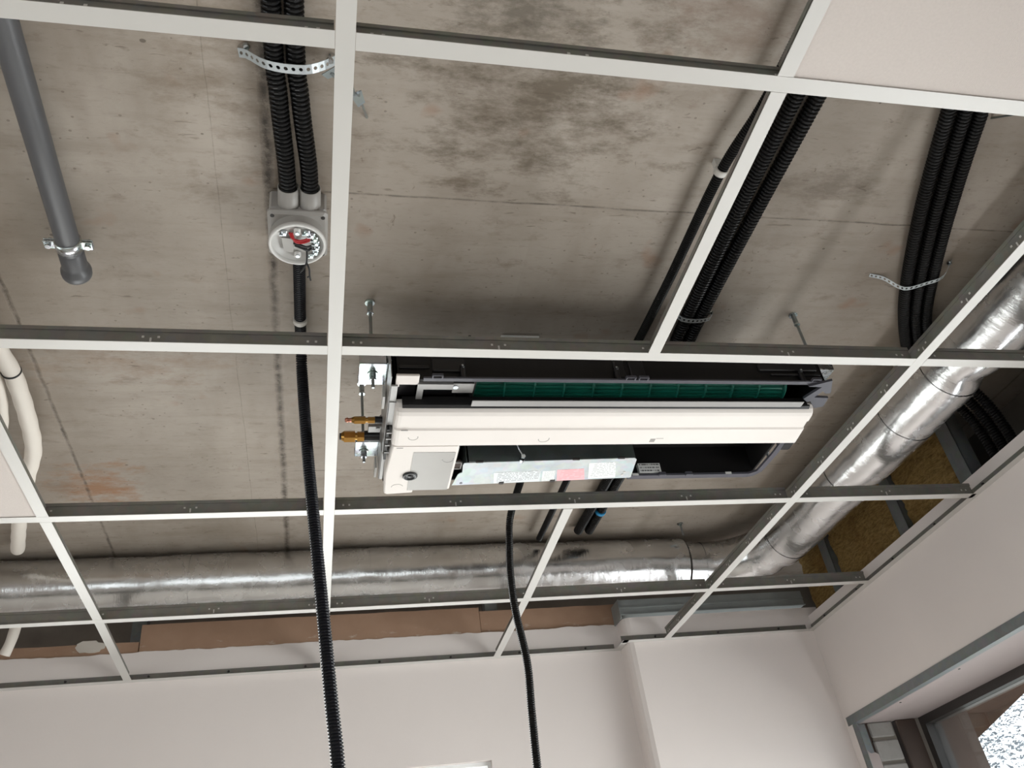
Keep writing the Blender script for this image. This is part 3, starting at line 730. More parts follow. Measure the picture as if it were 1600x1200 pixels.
# white foam pipes at the left
def foam_pipe(path, r, label, ties=()):
    t = thing('insulated_pipe', label, 'pipe', path[0])
    obj('foam_sleeve', MB().tube(path, lambda L, i: r + 0.0006 * math.sin(L * 90), 24, 0.012), 'foam', t)
    for a, dv in ties:
        a = Vector(a); dv = Vector(dv).normalized()
        obj('cable_tie', MB().lathe(a - dv * 0.002, dv, [(r - 0.001, 0), (r + 0.0016, 0), (r + 0.0016, 0.004), (r - 0.001, 0.004)], 24), 'tie', t)
foam_pipe([(-0.672, 0.45, 0.250), (-0.668, 0.75, 0.246), (-0.662, 0.92, 0.240), (-0.655, 1.00, 0.237), (-0.664, 1.15, 0.235), (-0.684, 1.29, 0.235), (-0.728, 1.42, 0.236), (-0.80, 1.64, 0.245), (-0.862, 1.86, 0.257)], 0.0185, 'thick white foam covered pipe curving beside the small white tile', [((-0.656, 0.985, 0.2375), (0.02, 1, 0))])
foam_pipe([(-0.72, 0.45, 0.25), (-0.705, 0.8, 0.245), (-0.690, 0.98, 0.237), (-0.703, 1.10, 0.233), (-0.733, 1.22, 0.230), (-0.785, 1.40, 0.240)], 0.0125, 'thin white foam covered pipe half hidden behind the thicker one')
foam_pipe([(-0.905, 2.165, 0.215), (-0.925, 2.185, 0.17), (-0.94, 2.21, 0.12), (-0.955, 2.225, 0.082)], 0.0155, 'cut end of a white foam pipe in front of the brown board at bottom left')

# ------------------------------------------------------------------ junction box and detector base
t = thing('junction_box', 'square grey junction box on the concrete, two conduits entering its top', 'junction box', (-0.062, 0.535, 0.225))
obj('body', MB().rbox(-0.113, -0.011, 0.487, 0.592, 0.236, ZS, 0.004), 'boxgrey', t)
obj('lid', MB().rbox(-0.1155, -0.0085, 0.4835, 0.594, 0.222, 0.2365, 0.005), 'boxgrey', t)
for x in (-0.0785, -0.0405):
    obj('spigot', MB().lathe((x, 0.490, 0.250), (0, -1, 0), [(0.0192, 0), (0.0186, 0.042), (0.0170, 0.0425), (0.0170, 0.004), (0.0, 0.004)], 24), 'boxgrey', t)
obj('spigot', MB().lathe((-0.062, 0.588, 0.262), (0, 1, 0), [(0.0165, 0), (0.0160, 0.02), (0.0135, 0.0205), (0.0135, 0.002)], 24), 'boxgrey', t)
for x, y in ((-0.1065, 0.4925), (-0.0175, 0.4925), (-0.1065, 0.585), (-0.0175, 0.585)):
    obj('screw', MB().cyl((x, y, 0.2225), (x, y, 0.2212), 0.0038, seg=12), 'frame', t)
obj('adapter_ring', MB().cyl((-0.062, 0.539, 0.2222), (-0.062, 0.539, 0.2045), 0.0505, 0.0495, seg=48), 'boxgrey', t)
t = thing('detector_base', 'round white detector base with loose red and black wires under the junction box', 'detector base', (-0.062, 0.539, 0.195))
cx, cy, zb = -0.0625, 0.5375, 0.2045
obj('dish', MB().lathe((cx, cy, zb), (0, 0, -1), [(0.0495, 0), (0.0515, 0.003), (0.0515, 0.0085), (0.0495, 0.0095), (0.0465, 0.0095), (0.0455, 0.004), (0.0455, 0.0022), (0.0, 0.0022)], 56), 'white', t)
zf = zb - 0.0022
obj('blank_patch', MB().prism([(cx - 0.028, cy - 0.016), (cx - 0.008, cy - 0.014), (cx - 0.007, cy + 0.010), (cx - 0.008, cy + 0.020), (cx - 0.024, cy + 0.018)], 'z', zf - 0.006, zf - 0.0045), 'boxgrey', t)
for x, y in ((0, -0.030), (0.0, 0.027)):
    obj('terminal_post', MB().rbox(cx + x - 0.006, cx + x + 0.006, cy + y - 0.008, cy + y + 0.008, zf - 0.007, zf, 0.0025), 'white', t)
    obj('terminal_screw', MB().cyl((cx + x, cy + y, zf - 0.007), (cx + x, cy + y, zf - 0.0095), 0.0036, seg=14), 'zinc', t)
random.seed(4)
for a in (-130, -60, -42, -25, -8, 12, 30, 48):
    r = 0.034 + 0.004 * random.random(); x, y = cx + r * math.cos(math.radians(a)), cy + r * math.sin(math.radians(a))
    m = MB().rbox(x - 0.006, x + 0.005, y - 0.004, y + 0.005, zf - 0.0055, zf - 0.001, 0.0012).cyl((x, y, zf - 0.005), (x, y, zf - 0.0085), 0.003, seg=10).box(x - 0.009, x + 0.003, y + 0.003, y + 0.0045, zf - 0.008, zf - 0.001)
    obj('contact_clip', m, 'zinc', t)
obj('red_wire', MB().tube([(cx - 0.014, cy - 0.026, zf - 0.002), (cx - 0.008, cy - 0.018, zf - 0.009), (cx + 0.004, cy - 0.014, zf - 0.010), (cx + 0.022, cy - 0.017, zf - 0.006)], 0.0022, 8, 0.003).tube([(cx - 0.010, cy - 0.026, zf - 0.002), (cx - 0.004, cy - 0.013, zf - 0.011), (cx + 0.010, cy - 0.010, zf - 0.010), (cx + 0.022, cy - 0.012, zf - 0.006)], 0.0022, 8, 0.003), 'red', t)
m = MB()
m.tube([(cx - 0.006, cy + 0.0, zf - 0.003), (cx + 0.004, cy - 0.006, zf - 0.012), (cx + 0.016, cy - 0.002, zf - 0.013), (cx + 0.026, cy + 0.002, zf - 0.005)], 0.0024, 8, 0.003)
m.tube([(cx - 0.004, cy + 0.005, zf - 0.003), (cx + 0.008, cy + 0.000, zf - 0.014), (cx + 0.018, cy + 0.006, zf - 0.013), (cx + 0.024, cy + 0.010, zf - 0.004)], 0.0024, 8, 0.003)
m.tube([(cx + 0.016, cy + 0.0, zf - 0.010), (cx + 0.017, cy + 0.012, zf - 0.020), (cx + 0.016, cy + 0.024, zf - 0.028), (cx + 0.010, cy + 0.038, zf - 0.030), (cx + 0.005, cy + 0.046, zf - 0.031)], 0.0017, 8, 0.003)
m.tube([(cx + 0.016, cy + 0.022, zf - 0.027), (cx + 0.021, cy + 0.034, zf - 0.033), (cx + 0.022, cy + 0.048, zf - 0.037), (cx + 0.024, cy + 0.058, zf - 0.040)], 0.0017, 8, 0.003)
m.tube([(cx + 0.022, cy + 0.049, zf - 0.037), (cx + 0.018, cy + 0.053, zf - 0.036)], 0.0015, 8, 0.003)
obj('black_wire', m, 'tie', t)

# small white cover plate on the slab, hidden for the most part behind the tee
t = thing('cover_plate', 'small flat white cover plate on the concrete just above the air conditioner', 'cover plate', (0.437, 0.93, 0.28))
obj('plate', MB().rbox(0.392, 0.484, 0.886, 0.978, 0.2805, 0.2848, 0.001), 'white', t)
for x in (0.402, 0.474): obj('plate_screw', MB().cyl((x, 0.932, 0.2806), (x, 0.932, 0.2795), 0.003, seg=10), 'zinc', t)

# ------------------------------------------------------------------ hanging rods
def rod(x, y, zb, label, zn=0.09):
    t = thing('threaded_rod', label, 'threaded rod', (x, y, zb))
    m = MB(); r = 0.0036
    m.tube([(x, y, zb), (x, y, ZS)], lambda L, i: r if i % 2 else r - 0.0007, 10, 0.0016)
    obj('rod', m, 'galv', t)
    obj('anchor_flange', MB().cyl((x, y, ZS), (x, y, ZS - 0.004), 0.0105, seg=20), 'zinc', t)
    obj('coupling_nut', MB().cyl((x, y, ZS - 0.004), (x, y, ZS - 0.030), 0.0062, seg=6, smooth=False), 'galv', t)
    obj('lock_nut', MB().cyl((x, y, ZS - 0.030), (x, y, ZS - 0.034), 0.0075, seg=6, smooth=False), 'zinc', t)
    obj('nut', MB().cyl((x, y, zn - 0.003), (x, y, zn - 0.010), 0.0072, seg=6, smooth=False).cyl((x, y, zn - 0.011), (x, y, zn - 0.017), 0.0072, seg=6, smooth=False), 'zinc', t)
    obj('washer', MB().cyl((x, y, zn - 0.001), (x, y, zn - 0.003), 0.011, seg=18).cyl((x, y, zn + 0.003), (x, y, zn + 0.005), 0.011, seg=18), 'zinc', t)
rod(0.084, 0.786, 0.055, 'threaded rod holding the near left corner of the air conditioner')
rod(0.080, 1.079, 0.060, 'threaded rod with bracket nuts beyond the brass fittings, far left corner of the unit')
rod(1.099, 0.786, 0.060, 'threaded rod holding the near right corner of the air conditioner')
rod(1.095, 1.079, 0.060, 'threaded rod at the far right corner of the air conditioner, mostly hidden')
t = thing('rod_stub', 'short grey threaded stub hanging from the concrete above the back duct', 'threaded rod', (1.205, 1.895, 0.25))
obj('rod', MB().cyl((1.205, 1.88, 0.240), (1.205, 1.88, ZS), 0.0036, seg=10), 'galv', t)
obj('anchor_flange', MB().cyl((1.205, 1.88, ZS - 0.004), (1.205, 1.88, ZS), 0.010, seg=16), 'galv', t)

def hanger(x, y, tip, label, tee_x):
    t = thing('wire_hanger', label, 'hanger', (x, y, 0.03))
    a, b = Vector((x, y, 0.036)), Vector(tip); d = (b - a).normalized()
    obj('lower_wire', MB().cyl(a, a + d * ((b - a).length * 0.72), 0.0022, seg=8), 'galv', t)
    obj('upper_wire', MB().cyl(a.lerp(b, 0.45) + Vector((0.006, 0, 0)), b + Vector((0.006, 0, 0)), 0.0022, seg=8), 'galv', t)
    m = a.lerp(b, 0.52)
    for off, rot in (((0.004, 0.002, -0.004), 0.5), ((-0.036, -0.032, 0.006), -0.9)):
        q0 = m + Vector(off); e1 = Vector((math.cos(rot), -math.sin(rot), 0.3)).normalized() * 0.008; e2 = Vector((math.sin(rot) * 0.7, math.cos(rot), 0.35)).normalized() * 0.017
        q = [q0 - e1 - e2, q0 + e1 * 1.3 - e2 * 0.8, q0 + e1 * 0.9 + e2 * 0.9, q0 - e1 * 0.7 + e2]
        mb = MB(); of = (q[1] - q[0]).cross(q[2] - q[0]).normalized() * 0.0007
        mb.add([p + of for p in q] + [p - of for p in q], [(0, 1, 2, 3), (7, 6, 5, 4), (0, 4, 5, 1), (1, 5, 6, 2), (2, 6, 7, 3), (3, 7, 4, 0)])
        obj('spring_plate', mb, 'galvdull', t)
    obj('spring_bridge', MB().cyl(m + Vector((-0.036, -0.032, 0.006)), m, 0.003, seg=6), 'galvdull', t)
hanger(XB0, 0.055, (0.048, 0.315, ZS), 'slanting wire hanger with spring plate where the two front tees cross', 0)
hanger(XB2 - 0.0, -0.02, (1.232, 0.205, ZS), 'slanting wire hanger at the top right edge beside the three conduits', 0)

# ------------------------------------------------------------------ foil ducts
def foil_disp(p, L, d):
    v = 0.0022 * noise.noise(Vector((p.x * 9, p.y * 9, p.z * 9)))
    v += 0.0007 * noise.noise(Vector((p.x * 34, p.y * 34, p.z * 34)))
    v += 0.0004 * abs(noise.noise(Vector((p.x * 80, p.y * 80, p.z * 80))))
    return v
def duct(name, path, r, label, dents, seams, mat='foil'):
    t = thing(name, label, 'duct', path[0])
    def disp(p, L, d):
        v = foil_disp(p, L, d)
        for L0, w, depth, ang in dents:
            g = math.exp(-((L - L0) / w) ** 2); k = max(0.0, d.dot(Vector(ang).normalized()))
            v -= depth * g * k ** 2
        return v
    obj('foil_jacket', MB().tube(path, r, 56, 0.009, True, True, disp), mat, t)
    pts = resample(path, 0.009)
    for L0 in seams:
        i = int(L0 / 0.009)
        if i + 7 >= len(pts): continue
        obj('tape_band', MB().tube([p for p in pts[i:i + 7]], r + 0.0015, 56, None, False, True, lambda p, L, d: foil_disp(p, L, d) * 1.0), mat, t)
R1 = 0.090
duct('foil_duct', [(-1.9, 2.003, 0.188), (-0.9, 2.001, 0.189), (0.0, 1.998, 0.190), (0.7, 1.998, 0.189), (1.10, 1.996, 0.186), (1.225, 1.994, 0.182)], R1, 'dull foil wrapped duct running along the back wall', [], (0.62, 1.45, 2.05, 2.5))
duct('foil_duct', [(1.235, 1.992, 0.176), (1.33, 1.985, 0.171), (1.425, 1.945, 0.167), (1.492, 1.855, 0.165), (1.515, 1.73, 0.164), (1.517, 1.45, 0.164), (1.516, 1.10, 0.163), (1.516, 0.70, 0.163), (1.516, 0.3, 0.163), (1.515, -0.6, 0.163)], 0.0815, 'bright shiny foil duct on the right running towards the window wall',
     [(0.86, 0.022, 0.014, (0.6, 0, -1)), (1.38, 0.028, 0.013, (0.7, 0, -1)), (0.33, 0.02, 0.009, (0.5, 0.5, -0.6)), (0.26, 0.015, 0.007, (-0.2, 0.4, -1))], (0.06, 0.36, 0.78, 1.08, 1.28), 'foil2')

# ------------------------------------------------------------------ air conditioner (one-way cassette without its grille)
ac = thing('air_conditioner', 'slim ceiling cassette air conditioner with white tray and green fan, hung between the tees', 'air conditioner', (0.59, 0.91, 0.0))
AX0, AX1, AY0, AY1 = 0.122, 1.058, 0.722, 1.105
b = MB()
b.prism([(AY0, 0.030), (AY0 + 0.006, 0.030), (AY0 + 0.006, 0.108), (AY0 + 0.055, 0.142), (AY1, 0.142), (AY1, 0.150), (AY0 + 0.05, 0.150), (AY0, 0.114)], 'x', AX0, AX1)   # near wall and top
b.box(AX0, AX1, AY1 - 0.006, AY1, 0.024, 0.150)                           # far wall
b.prism([(AY0, 0.03), (AY1, 0.03), (AY1, 0.15), (AY0 + 0.05, 0.15), (AY0, 0.114)], 'x', AX0, AX0 + 0.006).prism([(AY0, 0.036), (AY1, 0.036), (AY1, 0.15), (AY0 + 0.05, 0.15), (AY0, 0.114)], 'x', AX1 - 0.006, AX1)
b.box(0.278, 0.284, AY0 + 0.006, AY1 - 0.006, 0.03, 0.15)                 # bulkhead left of the fan
b.prism([(0.787, 0.016), (0.793, 0.016), (0.90, 0.115), (0.90, 0.15), (0.893, 0.15), (0.893, 0.118)], 'x', 0.284, 1.045)   # scroll behind the fan
body = obj('body', b, 'black', ac, bevel=0.0015)
# ribs and bosses on the near wall
for q in ((0.195, 0.262, -0.006, 0.047, 0.078, 0.002), (0.575, 0.598, -0.005, 0.036, 0.088, 0.002), (0.608, 0.640, -0.006, 0.034, 0.088, 0.002), (0.905, 1.045, -0.005, 0.060, 0.078, 0.002), (0.13, 0.19, -0.004, 0.055, 0.062, 0.001), (0.93, 1.05, -0.004, 0.048, 0.053, 0.001)):
    obj('rib', MB().rbox(q[0], q[1], AY0 + q[2], AY0 + 0.002, q[3], q[4], q[5]), 'blackp', body)
for x0, x1 in ((0.115, 0.170), (1.044, 1.078)):
    obj('corner_pad', MB().rbox(x0, x1, 0.724, 0.80, 0.108, (0.134 if x0 < 0.5 else 0.137), 0.006), 'black', ac)
lm = MB().box(0.176, AX1, 0.7125, 0.7235, 0.0255, 0.0300)
for x in (0.192, 0.590, 0.618, 1.015):      # oblong lugs with slots
    lm.box(x, x + 0.022, 0.703, 0.7055, 0.0245, 0.031).box(x, x + 0.003, 0.7055, 0.713, 0.0245, 0.031).box(x + 0.019, x + 0.022, 0.7055, 0.713, 0.0245, 0.031)
ledge = obj('outlet_ledge', lm, 'darkgrey', ac, bevel=0.001)
for x in (0.255, 0.577, 1.000):
    obj('retaining_screw', MB().cyl((x, 0.716, 0.030), (x, 0.716, 0.056), 0.0055, seg=12).cyl((x, 0.7165, 0.052), (x, 0.709, 0.056), 0.0045, 0.004, seg=12), 'blackp', ac)
    obj('screw_tip', MB().cyl((x - 0.001, 0.7092, 0.0555), (x - 0.001, 0.7075, 0.0563), 0.0022, seg=10), 'zinc', ac)
# fan
fc = (0.806, 0.090); fr_ = 0.040
fm = MB()
for i in range(30):
    a = 2 * PI * i / 30; ca, sa = math.cos(a), math.sin(a); cb, sb = math.cos(a + 0.13), math.sin(a + 0.13)
    p = [(fc[0] + fr_ * ca, fc[1] + fr_ * sa), (fc[0] + (fr_ - 0.0012) * ca - 0.001 * sa, fc[1] + (fr_ - 0.0012) * sa + 0.001 * ca), (fc[0] + (fr_ - 0.011) * cb - 0.001 * sa, fc[1] + (fr_ - 0.011) * sb + 0.001 * ca), (fc[0] + (fr_ - 0.011) * cb, fc[1] + (fr_ - 0.011) * sb)]
    fm.prism(p, 'x', 0.288, 0.995)
fan = obj('fan', fm, 'green', ac)
x = 0.288
while x < 1.0:
    obj('fan_ring', MB().lathe((x, fc[0], fc[1]), (1, 0, 0), [(0.020, 0), (fr_ + 0.0012, 0), (fr_ + 0.0012, 0.003), (0.020, 0.003), (0.020, 0)], 36), 'green', fan); x += 0.0645
obj('fan_core', MB().cyl((0.288, fc[0], fc[1]), (0.995, fc[0], fc[1]), 0.0345, seg=28), 'green', fan)
# pale flap edge and the motor plates at the left
obj('flap_edge', MB().rbox(0.2765, 1.014, 0.758, 0.777, 0.004, 0.0062, 0.0006), 'midgrey', ac)
m = MB().prism([(0.779, 0.013), (0.779, 0.009), (0.7865, 0.006), (0.7870, 0.02), (0.7870, 0.034), (0.7850, 0.034), (0.7845, 0.014)], 'x', 0.140, 1.040)
obj('flap_channel', m, 'black', ac)
obj('foam_block', MB().rbox(0.1235, 0.1685, 0.7095, 0.739, 0.0285, 0.034, 0.001).box(0.1235, 0.131, 0.738, 0.745, 0.0285, 0.034), 'offwhite', ac)
obj('motor_bracket', MB().box(0.167, 0.1795, 0.735, 0.790, 0.027, 0.031).box(0.1795, 0.238, 0.735, 0.752, 0.027, 0.031).box(0.167, 0.238, 0.735, 0.737, 0.031, 0.045).box(0.238, 0.280, 0.735, 0.765, 0.029, 0.032), 'midgrey', ac)
obj('motor_cover', MB().box(0.128, 0.165, 0.742, 0.79, 0.040, 0.1).box(0.182, 0.279, 0.754, 0.79, 0.042, 0.1), 'blackp', ac)
obj('bracket_screw', MB().cyl((0.243, 0.745, 0.029), (0.243, 0.745, 0.0265), 0.0055, seg=14), 'zinc', ac)
# left end plate with openings
ep = MB().prism([(0.715, 0.030), (0.99, 0.030), (0.99, 0.115), (0.715, 0.14)], 'x', 0.1140, 0.1155).box(0.1155, 0.132, 0.790, 0.870, 0.022, 0.026).box(0.1155, 0.128, 0.738, 0.790, 0.024, 0.028)
for y in (0.882, 0.905, 0.93, 0.958): ep.box(0.1155, 0.126, y, y + 0.0025, 0.010, 0.05)
ep.rbox(0.112, 0.124, 0.985, 1.105, 0.028, 0.13, 0.003)
obj('end_plate', ep, 'midgrey', ac)
obj('end_recess', MB().box(0.1157, 0.121, 0.873, 0.99, 0.012, 0.10), 'black', ac)
# right end frame
rf = MB().prism([(1.012, 0.722), (1.058, 0.700), (1.078, 0.745), (1.066, 0.748), (1.055, 0.738), (1.046, 0.762), (1.082, 0.764), (1.086, 0.797), (1.066, 0.803), (1.044, 0.777), (1.036, 0.779), (1.022, 0.768), (1.045, 0.724)], 'z', 0.020, 0.026)
obj('end_frame', rf, 'darkgrey', ac)
# white tray
prof = [(0.797, 0.033), (0.790, 0.031), (0.7885, 0.020), (0.7905, 0.010), (0.797, 0.003), (0.806, 0.0), (0.827, 0.0), (0.830, 0.0035), (0.856, 0.0035), (0.859, 0.0), (0.9165, 0.0), (0.9195, 0.003), (0.920, 0.014), (0.920, 0.033)]
pan = MB()
def pan_x(t): return t
xsL = 0.1355; 
n = len(prof)
rows = []
for k, (xl, ins) in enumerate(((0.1275, 0.010), (0.1295, 0.004), (0.134, 0.0012), (0.140, 0.0), (1.055, 0.0), (1.0585, 0.002))):
    rows.append([(xl if xl < 0.5 else xl - 0.004 + (q[0] - 0.79) * 0.12, q[0] + (ins * 0.3 if q[0] < 0.83 else 0), q[1] + (ins if q[1] < 0.03 else 0)) for q in prof])
vs = [p for r in rows for p in r]
pan.add(vs, [(k * n + i, k * n + (i + 1) % n, (k + 1) * n + (i + 1) % n, (k + 1) * n + i) for k in range(len(rows) - 1) for i in range(n)] + [tuple(range(n - 1, -1, -1)), tuple(range((len(rows) - 1) * n, len(rows) * n))])
pano = obj('drain_pan', pan, 'offwhite', ac, label='white foam drain pan')
# the wider left-hand end of the tray
pl = [(0.1300, 0.9199), (0.2720, 0.9199), (0.2745, 0.934), (0.2745, 1.104), (0.190, 1.104), (0.1885, 1.118), (0.1300, 1.124), (0.1245, 1.119), (0.1215, 1.03)]
def inset(poly, d):
    cx_ = sum(p[0] for p in poly) / len(poly); cy_ = sum(p[1] for p in poly) / len(poly)
    return [(p[0] + (cx_ - p[0]) * d / 0.07, p[1] + (cy_ - p[1]) * d / 0.09 if p[1] > 0.93 else p[1]) for p in poly]
m = MB(); n = len(pl)
lay = [(inset(pl, 0.0035), 0.0), (inset(pl, 0.001), 0.0018), (pl, 0.006), (pl, 0.06)]
vs = [(p[0], p[1], z) for q, z in lay for p in q]
m.add(vs, [(k * n + i, k * n + (i + 1) % n, (k + 1) * n + (i + 1) % n, (k + 1) * n + i) for k in range(3) for i in range(n)] + [tuple(range(n - 1, -1, -1)), tuple(range(3 * n, 4 * n))])
pe = obj('pan_end', m, 'offwhite', ac, label='white foam end of the drain pan')
obj('grey_film', MB().box(0.1765, 0.2665, 0.944, 1.1045, -0.0006, 0.0005), 'greysheet', pe, label='grey film stuck on the white foam')
obj('film_edge', MB().box(0.1765, 0.2665, 0.9425, 0.9440, -0.0008, 0.0005).box(0.2665, 0.268, 0.944, 1.1045, -0.0008, 0.0005), 'midgrey', pe)
plg = obj('drain_plug', MB().lathe((0.1775, 1.039, 0.0), (0, 0, -1), [(0.0165, 0), (0.0165, 0.003), (0.0150, 0.0045), (0.0115, 0.0045), (0.0105, 0.002), (0.006, 0.002), (0.005, 0.004), (0.0, 0.004)], 32), 'blackp', ac, label='black drain plug')
for x, y, r in ((0.170, 0.884, 0.010), (0.153, 1.090, 0.013), (0.453, 0.893, 0.012), (0.254, 0.972, 0.012)):
    arc = [(x + r * math.cos(math.radians(a)), y + r * math.sin(math.radians(a)), 0.0003 if y != 0.972 else -0.0004) for a in range(-20, 181, 20)] if y != 1.090 else [(x + r * math.cos(math.radians(a)), y + r * math.sin(math.radians(a)), 0.0003) for a in range(180, 341, 20)]
    obj('knockout_mark', MB().tube(arc, 0.0009, 6), 'greysheet' if y != 0.972 else 'midgrey', pano if y < 0.92 else pe)
for x, y in ((0.150, 0.858), (0.146, 0.925)):
    obj('moulded_tick', MB().rbox(x - 0.007, x + 0.007, y - 0.0012, y + 0.0012, -0.0008, 0.001, 0.0004), 'greysheet', pano)
obj('stamp', MB().box(0.700, 0.712, 0.895, 0.908, -0.0003, 0.0005).box(0.713, 0.730, 0.893, 0.8945, -0.0003, 0.0005), 'greysheet', pano)
# control box
bx = MB().box(0.308, 0.705, 1.008, 1.0095, 0.015, 0.145).box(0.7035, 0.705, 1.0095, 1.090, 0.015, 0.145).box(0.303, 0.705, 1.090, 1.0915, 0.015, 0.145).box(0.303, 0.3045, 1.0095, 1.090, 0.015, 0.145)
cb = obj('control_box', bx, 'boxsteel', ac)
cv = [(0.282, 1.110), (0.2895, 1.062), (0.2935, 1.056), (0.2985, 1.053), (0.2955, 1.020), (0.298, 1.0125), (0.303, 1.0115), (0.698, 0.9985), (0.705, 1.005), (0.7155, 1.086), (0.7125, 1.0885)]
cvo = obj('control_cover', MB().prism(cv, 'z', 0.0135, 0.0150), 'cover', ac, label='pale steel cover with paper labels')
def label_quad(name, q, mat, z=0.0135, t=0.0004):
    m = MB().prism(q, 'z', z - t, z)
    o_ = Vector((q[3][0], q[3][1], z)); eu = Vector((q[2][0] - q[3][0], q[2][1] - q[3][1], 0)); ev = Vector((q[0][0] - q[3][0], q[0][1] - q[3][1], 0))
    return obj(name, m, mat, cvo, uv=(o_, eu, ev))
label_quad('wiring_label', [(0.372, 1.056), (0.482, 1.049), (0.490, 1.098), (0.380, 1.104)], 'lab_text')
label_quad('wiring_label', [(0.488, 1.052), (0.518, 1.0495), (0.525, 1.096), (0.495, 1.098)], 'lab_white')
label_quad('pink_label', [(0.522, 1.047), (0.586, 1.043), (0.600, 1.093), (0.532, 1.097)], 'lab_pink')
label_quad('rating_label', [(0.592, 1.018), (0.657, 1.015), (0.675, 1.084), (0.608, 1.089)], 'lab_white')
for x, y in ((0.302, 1.100), (0.690, 1.073), (0.692, 1.062)):
    obj('cover_screw', MB().cyl((x, y, 0.0135), (x, y, 0.0122), 0.0034, seg=12), 'galvdull' if x < 0.5 else 'white', cvo)
for x, y in ((0.398, 1.1005), (0.521, 1.0945)):
    obj('edge_clip', MB().rbox(x - 0.006, x + 0.006, y - 0.003, y + 0.006, 0.011, 0.017, 0.001), 'frame', cvo)
for x, y in ((0.332, 1.0095), (0.557, 1.0030), (0.666, 0.9995)):
    obj('edge_notch', MB().rbox(x - 0.009, x + 0.009, y - 0.003, y + 0.002, 0.0125, 0.018, 0.001), 'frame', cvo)
obj('hinge_screw', MB().cyl((0.431, 1.006, 0.024), (0.431, 0.994, 0.020), 0.005, seg=12).tube([(0.431, 0.996, 0.021), (0.424, 0.99, 0.03), (0.418, 0.985, 0.045)], 0.002, 8, 0.004).cyl((0.428, 1.006, 0.014), (0.428, 0.997, 0.014), 0.006, seg=10), 'zinc', ac)
m = MB().box(0.279, 0.294, 1.021, 1.023, 0.020, 0.024).box(0.279, 0.294, 1.047, 1.049, 0.020, 0.024).box(0.2925, 0.295, 1.021, 1.049, 0.020, 0.024)
obj('connector_frame', m, 'midgrey', ac); obj('connector', MB().box(0.279, 0.2925, 1.023, 1.047, 0.022, 0.03), 'brown', ac)
# black rear intake
it = MB().box(0.705, AX1, 0.9205, 1.098, 0.105, 0.110).box(0.284, 0.705, 0.9205, 1.098, 0.146, 0.149)
it.box(0.284, AX1, 0.9205, 0.924, 0.02, 0.11)
ito = obj('intake', it, 'black', ac)
rim = MB().box(0.712, 1.030, 1.088, 1.1045, 0.018, 0.024).prism([(1.030, 1.088), (1.030, 1.1045), (1.048, 1.099), (1.062, 1.078), (1.066, 0.99), (1.060, 0.925), (1.049, 0.925), (1.052, 0.99), (1.048, 1.075)], 'z', 0.018, 0.024)
for x in (0.79, 0.86): rim.rbox(x, x + 0.018, 1.083, 1.093, 0.016, 0.026, 0.001)
obj('intake_rim', rim, 'darkgrey', ac, bevel=0.001)
obj('rim_block', MB().rbox(1.064, 1.094, 0.955, 0.985, 0.022, 0.05, 0.003), 'black', ac)
for x in (0.722, 0.968): obj('filter_mark', MB().box(x, x + 0.016, 1.0865, 1.0875, 0.0190, 0.0245), 'white', ac)
m = MB().box(0.742, 0.799, 1.0865, 1.0985, 0.0265, 0.052)
obj('barcode_label', m, 'lab_bar', ito, uv=((0.742, 1.0865, 0.0265), (0.057, 0, 0), (0, 0, 0.0255)))
# hanging brackets
for x0, x1, y0, y1 in ((0.056, 0.112, 0.752, 0.822), (0.060, 0.112, 1.040, 1.102), (1.066, 1.118, 0.752, 0.822), (1.066, 1.112, 1.040, 1.102)):
    cx_ = 0.5 * (x0 + x1)
    m = MB().rbox(x0, x1, y0, y1, 0.0895, 0.0925, 0.001).box(x0, x1, y0, y0 + 0.002, 0.0925, 0.112).box(x0, x1, y1 - 0.002, y1, 0.0925, 0.112)
    if x0 < 0.5: m.box(x1 - 0.002, x1, y0, y1, 0.0925, 0.118).box(x1, x1 + 0.012, y0 + 0.01, y1 - 0.01, 0.100, 0.112)
    else: m.box(x0, x0 + 0.002, y0, y1, 0.0925, 0.118).box(x0 - 0.01, x0, y0 + 0.01, y1 - 0.01, 0.100, 0.112)
    obj('hanging_bracket', m, 'zinc', ac)
    if x0 < 0.5: obj('bracket_tab', MB().box(x1 - 0.006, x1 - 0.001, y1 + 0.002, y1 + 0.045, 0.060, 0.0895), 'white', ac)
# brass flare nuts on the left
def flare(y, z, xe, r, label):
    m = MB().cyl((xe, y, z), (xe + 0.024, y, z), r, seg=6, smooth=False).cyl((xe + 0.024, y, z), (xe + 0.029, y, z), r * 0.62, seg=14).cyl((xe + 0.029, y, z), (xe + 0.044, y, z), r * 0.86, seg=6, smooth=False).cyl((xe - 0.006, y, z), (xe, y, z), r * 0.62, r * 0.9, seg=16)
    q = obj('flare_nut', m, 'brass', ac, label='brass flare nut')
    obj('pipe_end', MB().cyl((xe - 0.010, y, z), (xe - 0.006, y, z), r * 0.55, seg=14), 'rubber' if r > 0.011 else 'copper', q)
    obj('pipe_sleeve', MB().cyl((xe + 0.044, y, z), (0.116, y, z), r * 0.95, seg=16), 'blackp', ac)
flare(0.952, 0.090, 0.054, 0.0088, '')
obj('copper_tip', MB().lathe((0.048, 0.952, 0.090), (-1, 0, 0), [(0.0042, 0), (0.0042, 0.006), (0.0058, 0.009), (0.0035, 0.014), (0.0, 0.014)], 14), 'copper', ac)
flare(1.017, 0.090, 0.034, 0.0135, '')
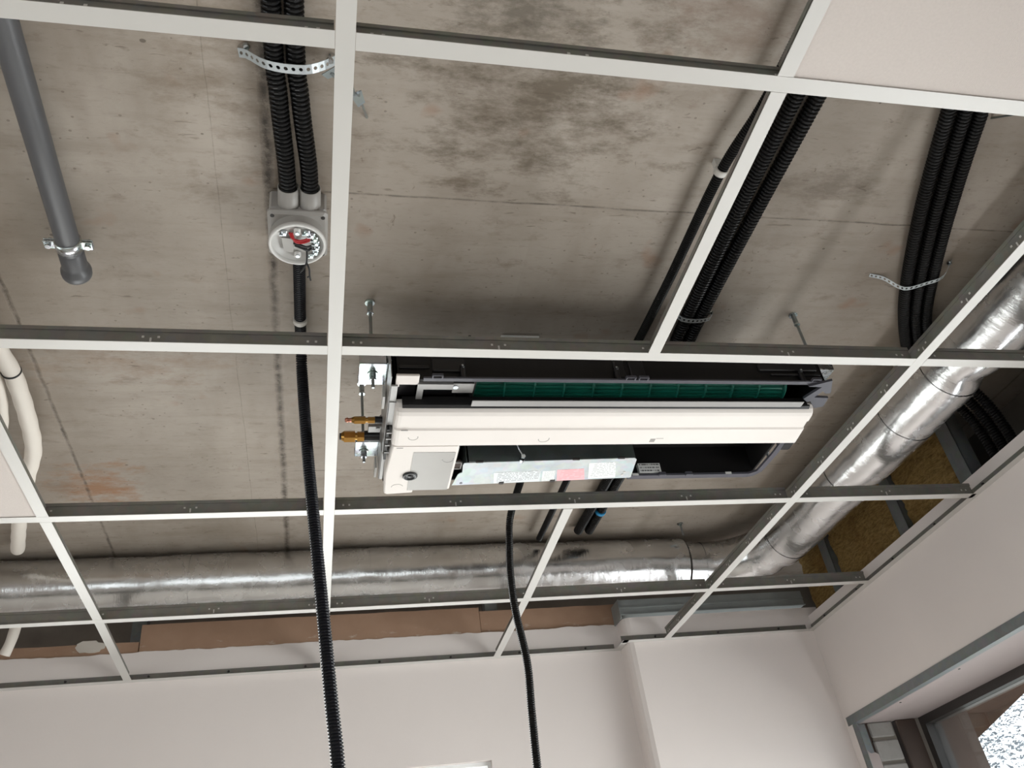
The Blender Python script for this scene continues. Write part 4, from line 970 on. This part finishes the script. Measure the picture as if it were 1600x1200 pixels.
obj('pipe_support', MB().rbox(0.085, 0.116, 0.972, 0.996, 0.086, 0.094, 0.001).cyl((0.106, 0.978, 0.086), (0.106, 0.978, 0.083), 0.004, seg=10), 'midgrey', ac)

# ------------------------------------------------------------------ outside the right-hand window
struct('exterior_ground', MB().box(2.3, 40, -30, 30, FZ - 3.2, FZ - 3.0), 'ground')
bal = struct('exterior_canopy', MB().prism([(2.26, 0.32), (6.12, 9.0), (2.26, 9.0)], 'z', -0.02, 0.10), 'balcony')
obj('reflection_streak', MB().prism([(3.02, 3.35), (3.06, 3.34), (3.13, 2.62), (3.10, 2.60)], 'z', -0.035, -0.02), 'white', bal)  # white strip standing in for a streak reflected in the window glass
random.seed(11)
TX, TY = 11.6, 8.6
HX, HY = 9.6, 10.2
t = thing('tree', 'leafy tree outside the right hand window against the bright sky', 'tree', (TX, TY, FZ - 3.0))
obj('trunk', MB().cyl((TX, TY, FZ - 3.0), (TX - 0.1, TY + 0.1, FZ + 1.6), 0.22, 0.13, seg=12).cyl((TX - 0.1, TY + 0.1, FZ + 1.6), (HX + 0.3, HY - 0.4, FZ + 3.9), 0.12, 0.04, seg=8).cyl((TX - 0.1, TY + 0.1, FZ + 1.6), (TX + 0.6, TY + 0.8, FZ + 4.2), 0.11, 0.04, seg=8), 'bark', t)
m = MB()
cl = [(Vector((HX + random.gauss(0, 1.5), HY + random.gauss(0, 1.3), FZ + 3.5 + random.gauss(0, 0.8))), random.uniform(0.2, 0.5)) for _ in range(60)]
for i in range(10500):
    c0, r0 = random.choice(cl)
    c = c0 + Vector((random.gauss(0, r0), random.gauss(0, r0), random.gauss(0, r0 * 0.7)))
    u = Vector((random.gauss(0, 1), random.gauss(0, 1), random.gauss(0, 0.6))).normalized(); w = u.orthogonal().normalized(); s1 = random.uniform(0.022, 0.05)
    m.add([c - u * s1, c + w * s1 * 0.5, c + u * s1, c - w * s1 * 0.5], [(0, 1, 2, 3)])
lf = obj('foliage', m, 'leaf', t); lf['kind'] = 'stuff'
for o in bpy.data.objects:       # punched slots, screw rows: too small to pick apart singly
    if o.name.split('.')[0] in ('slot_glint', 'screw_head'): o['kind'] = 'stuff'
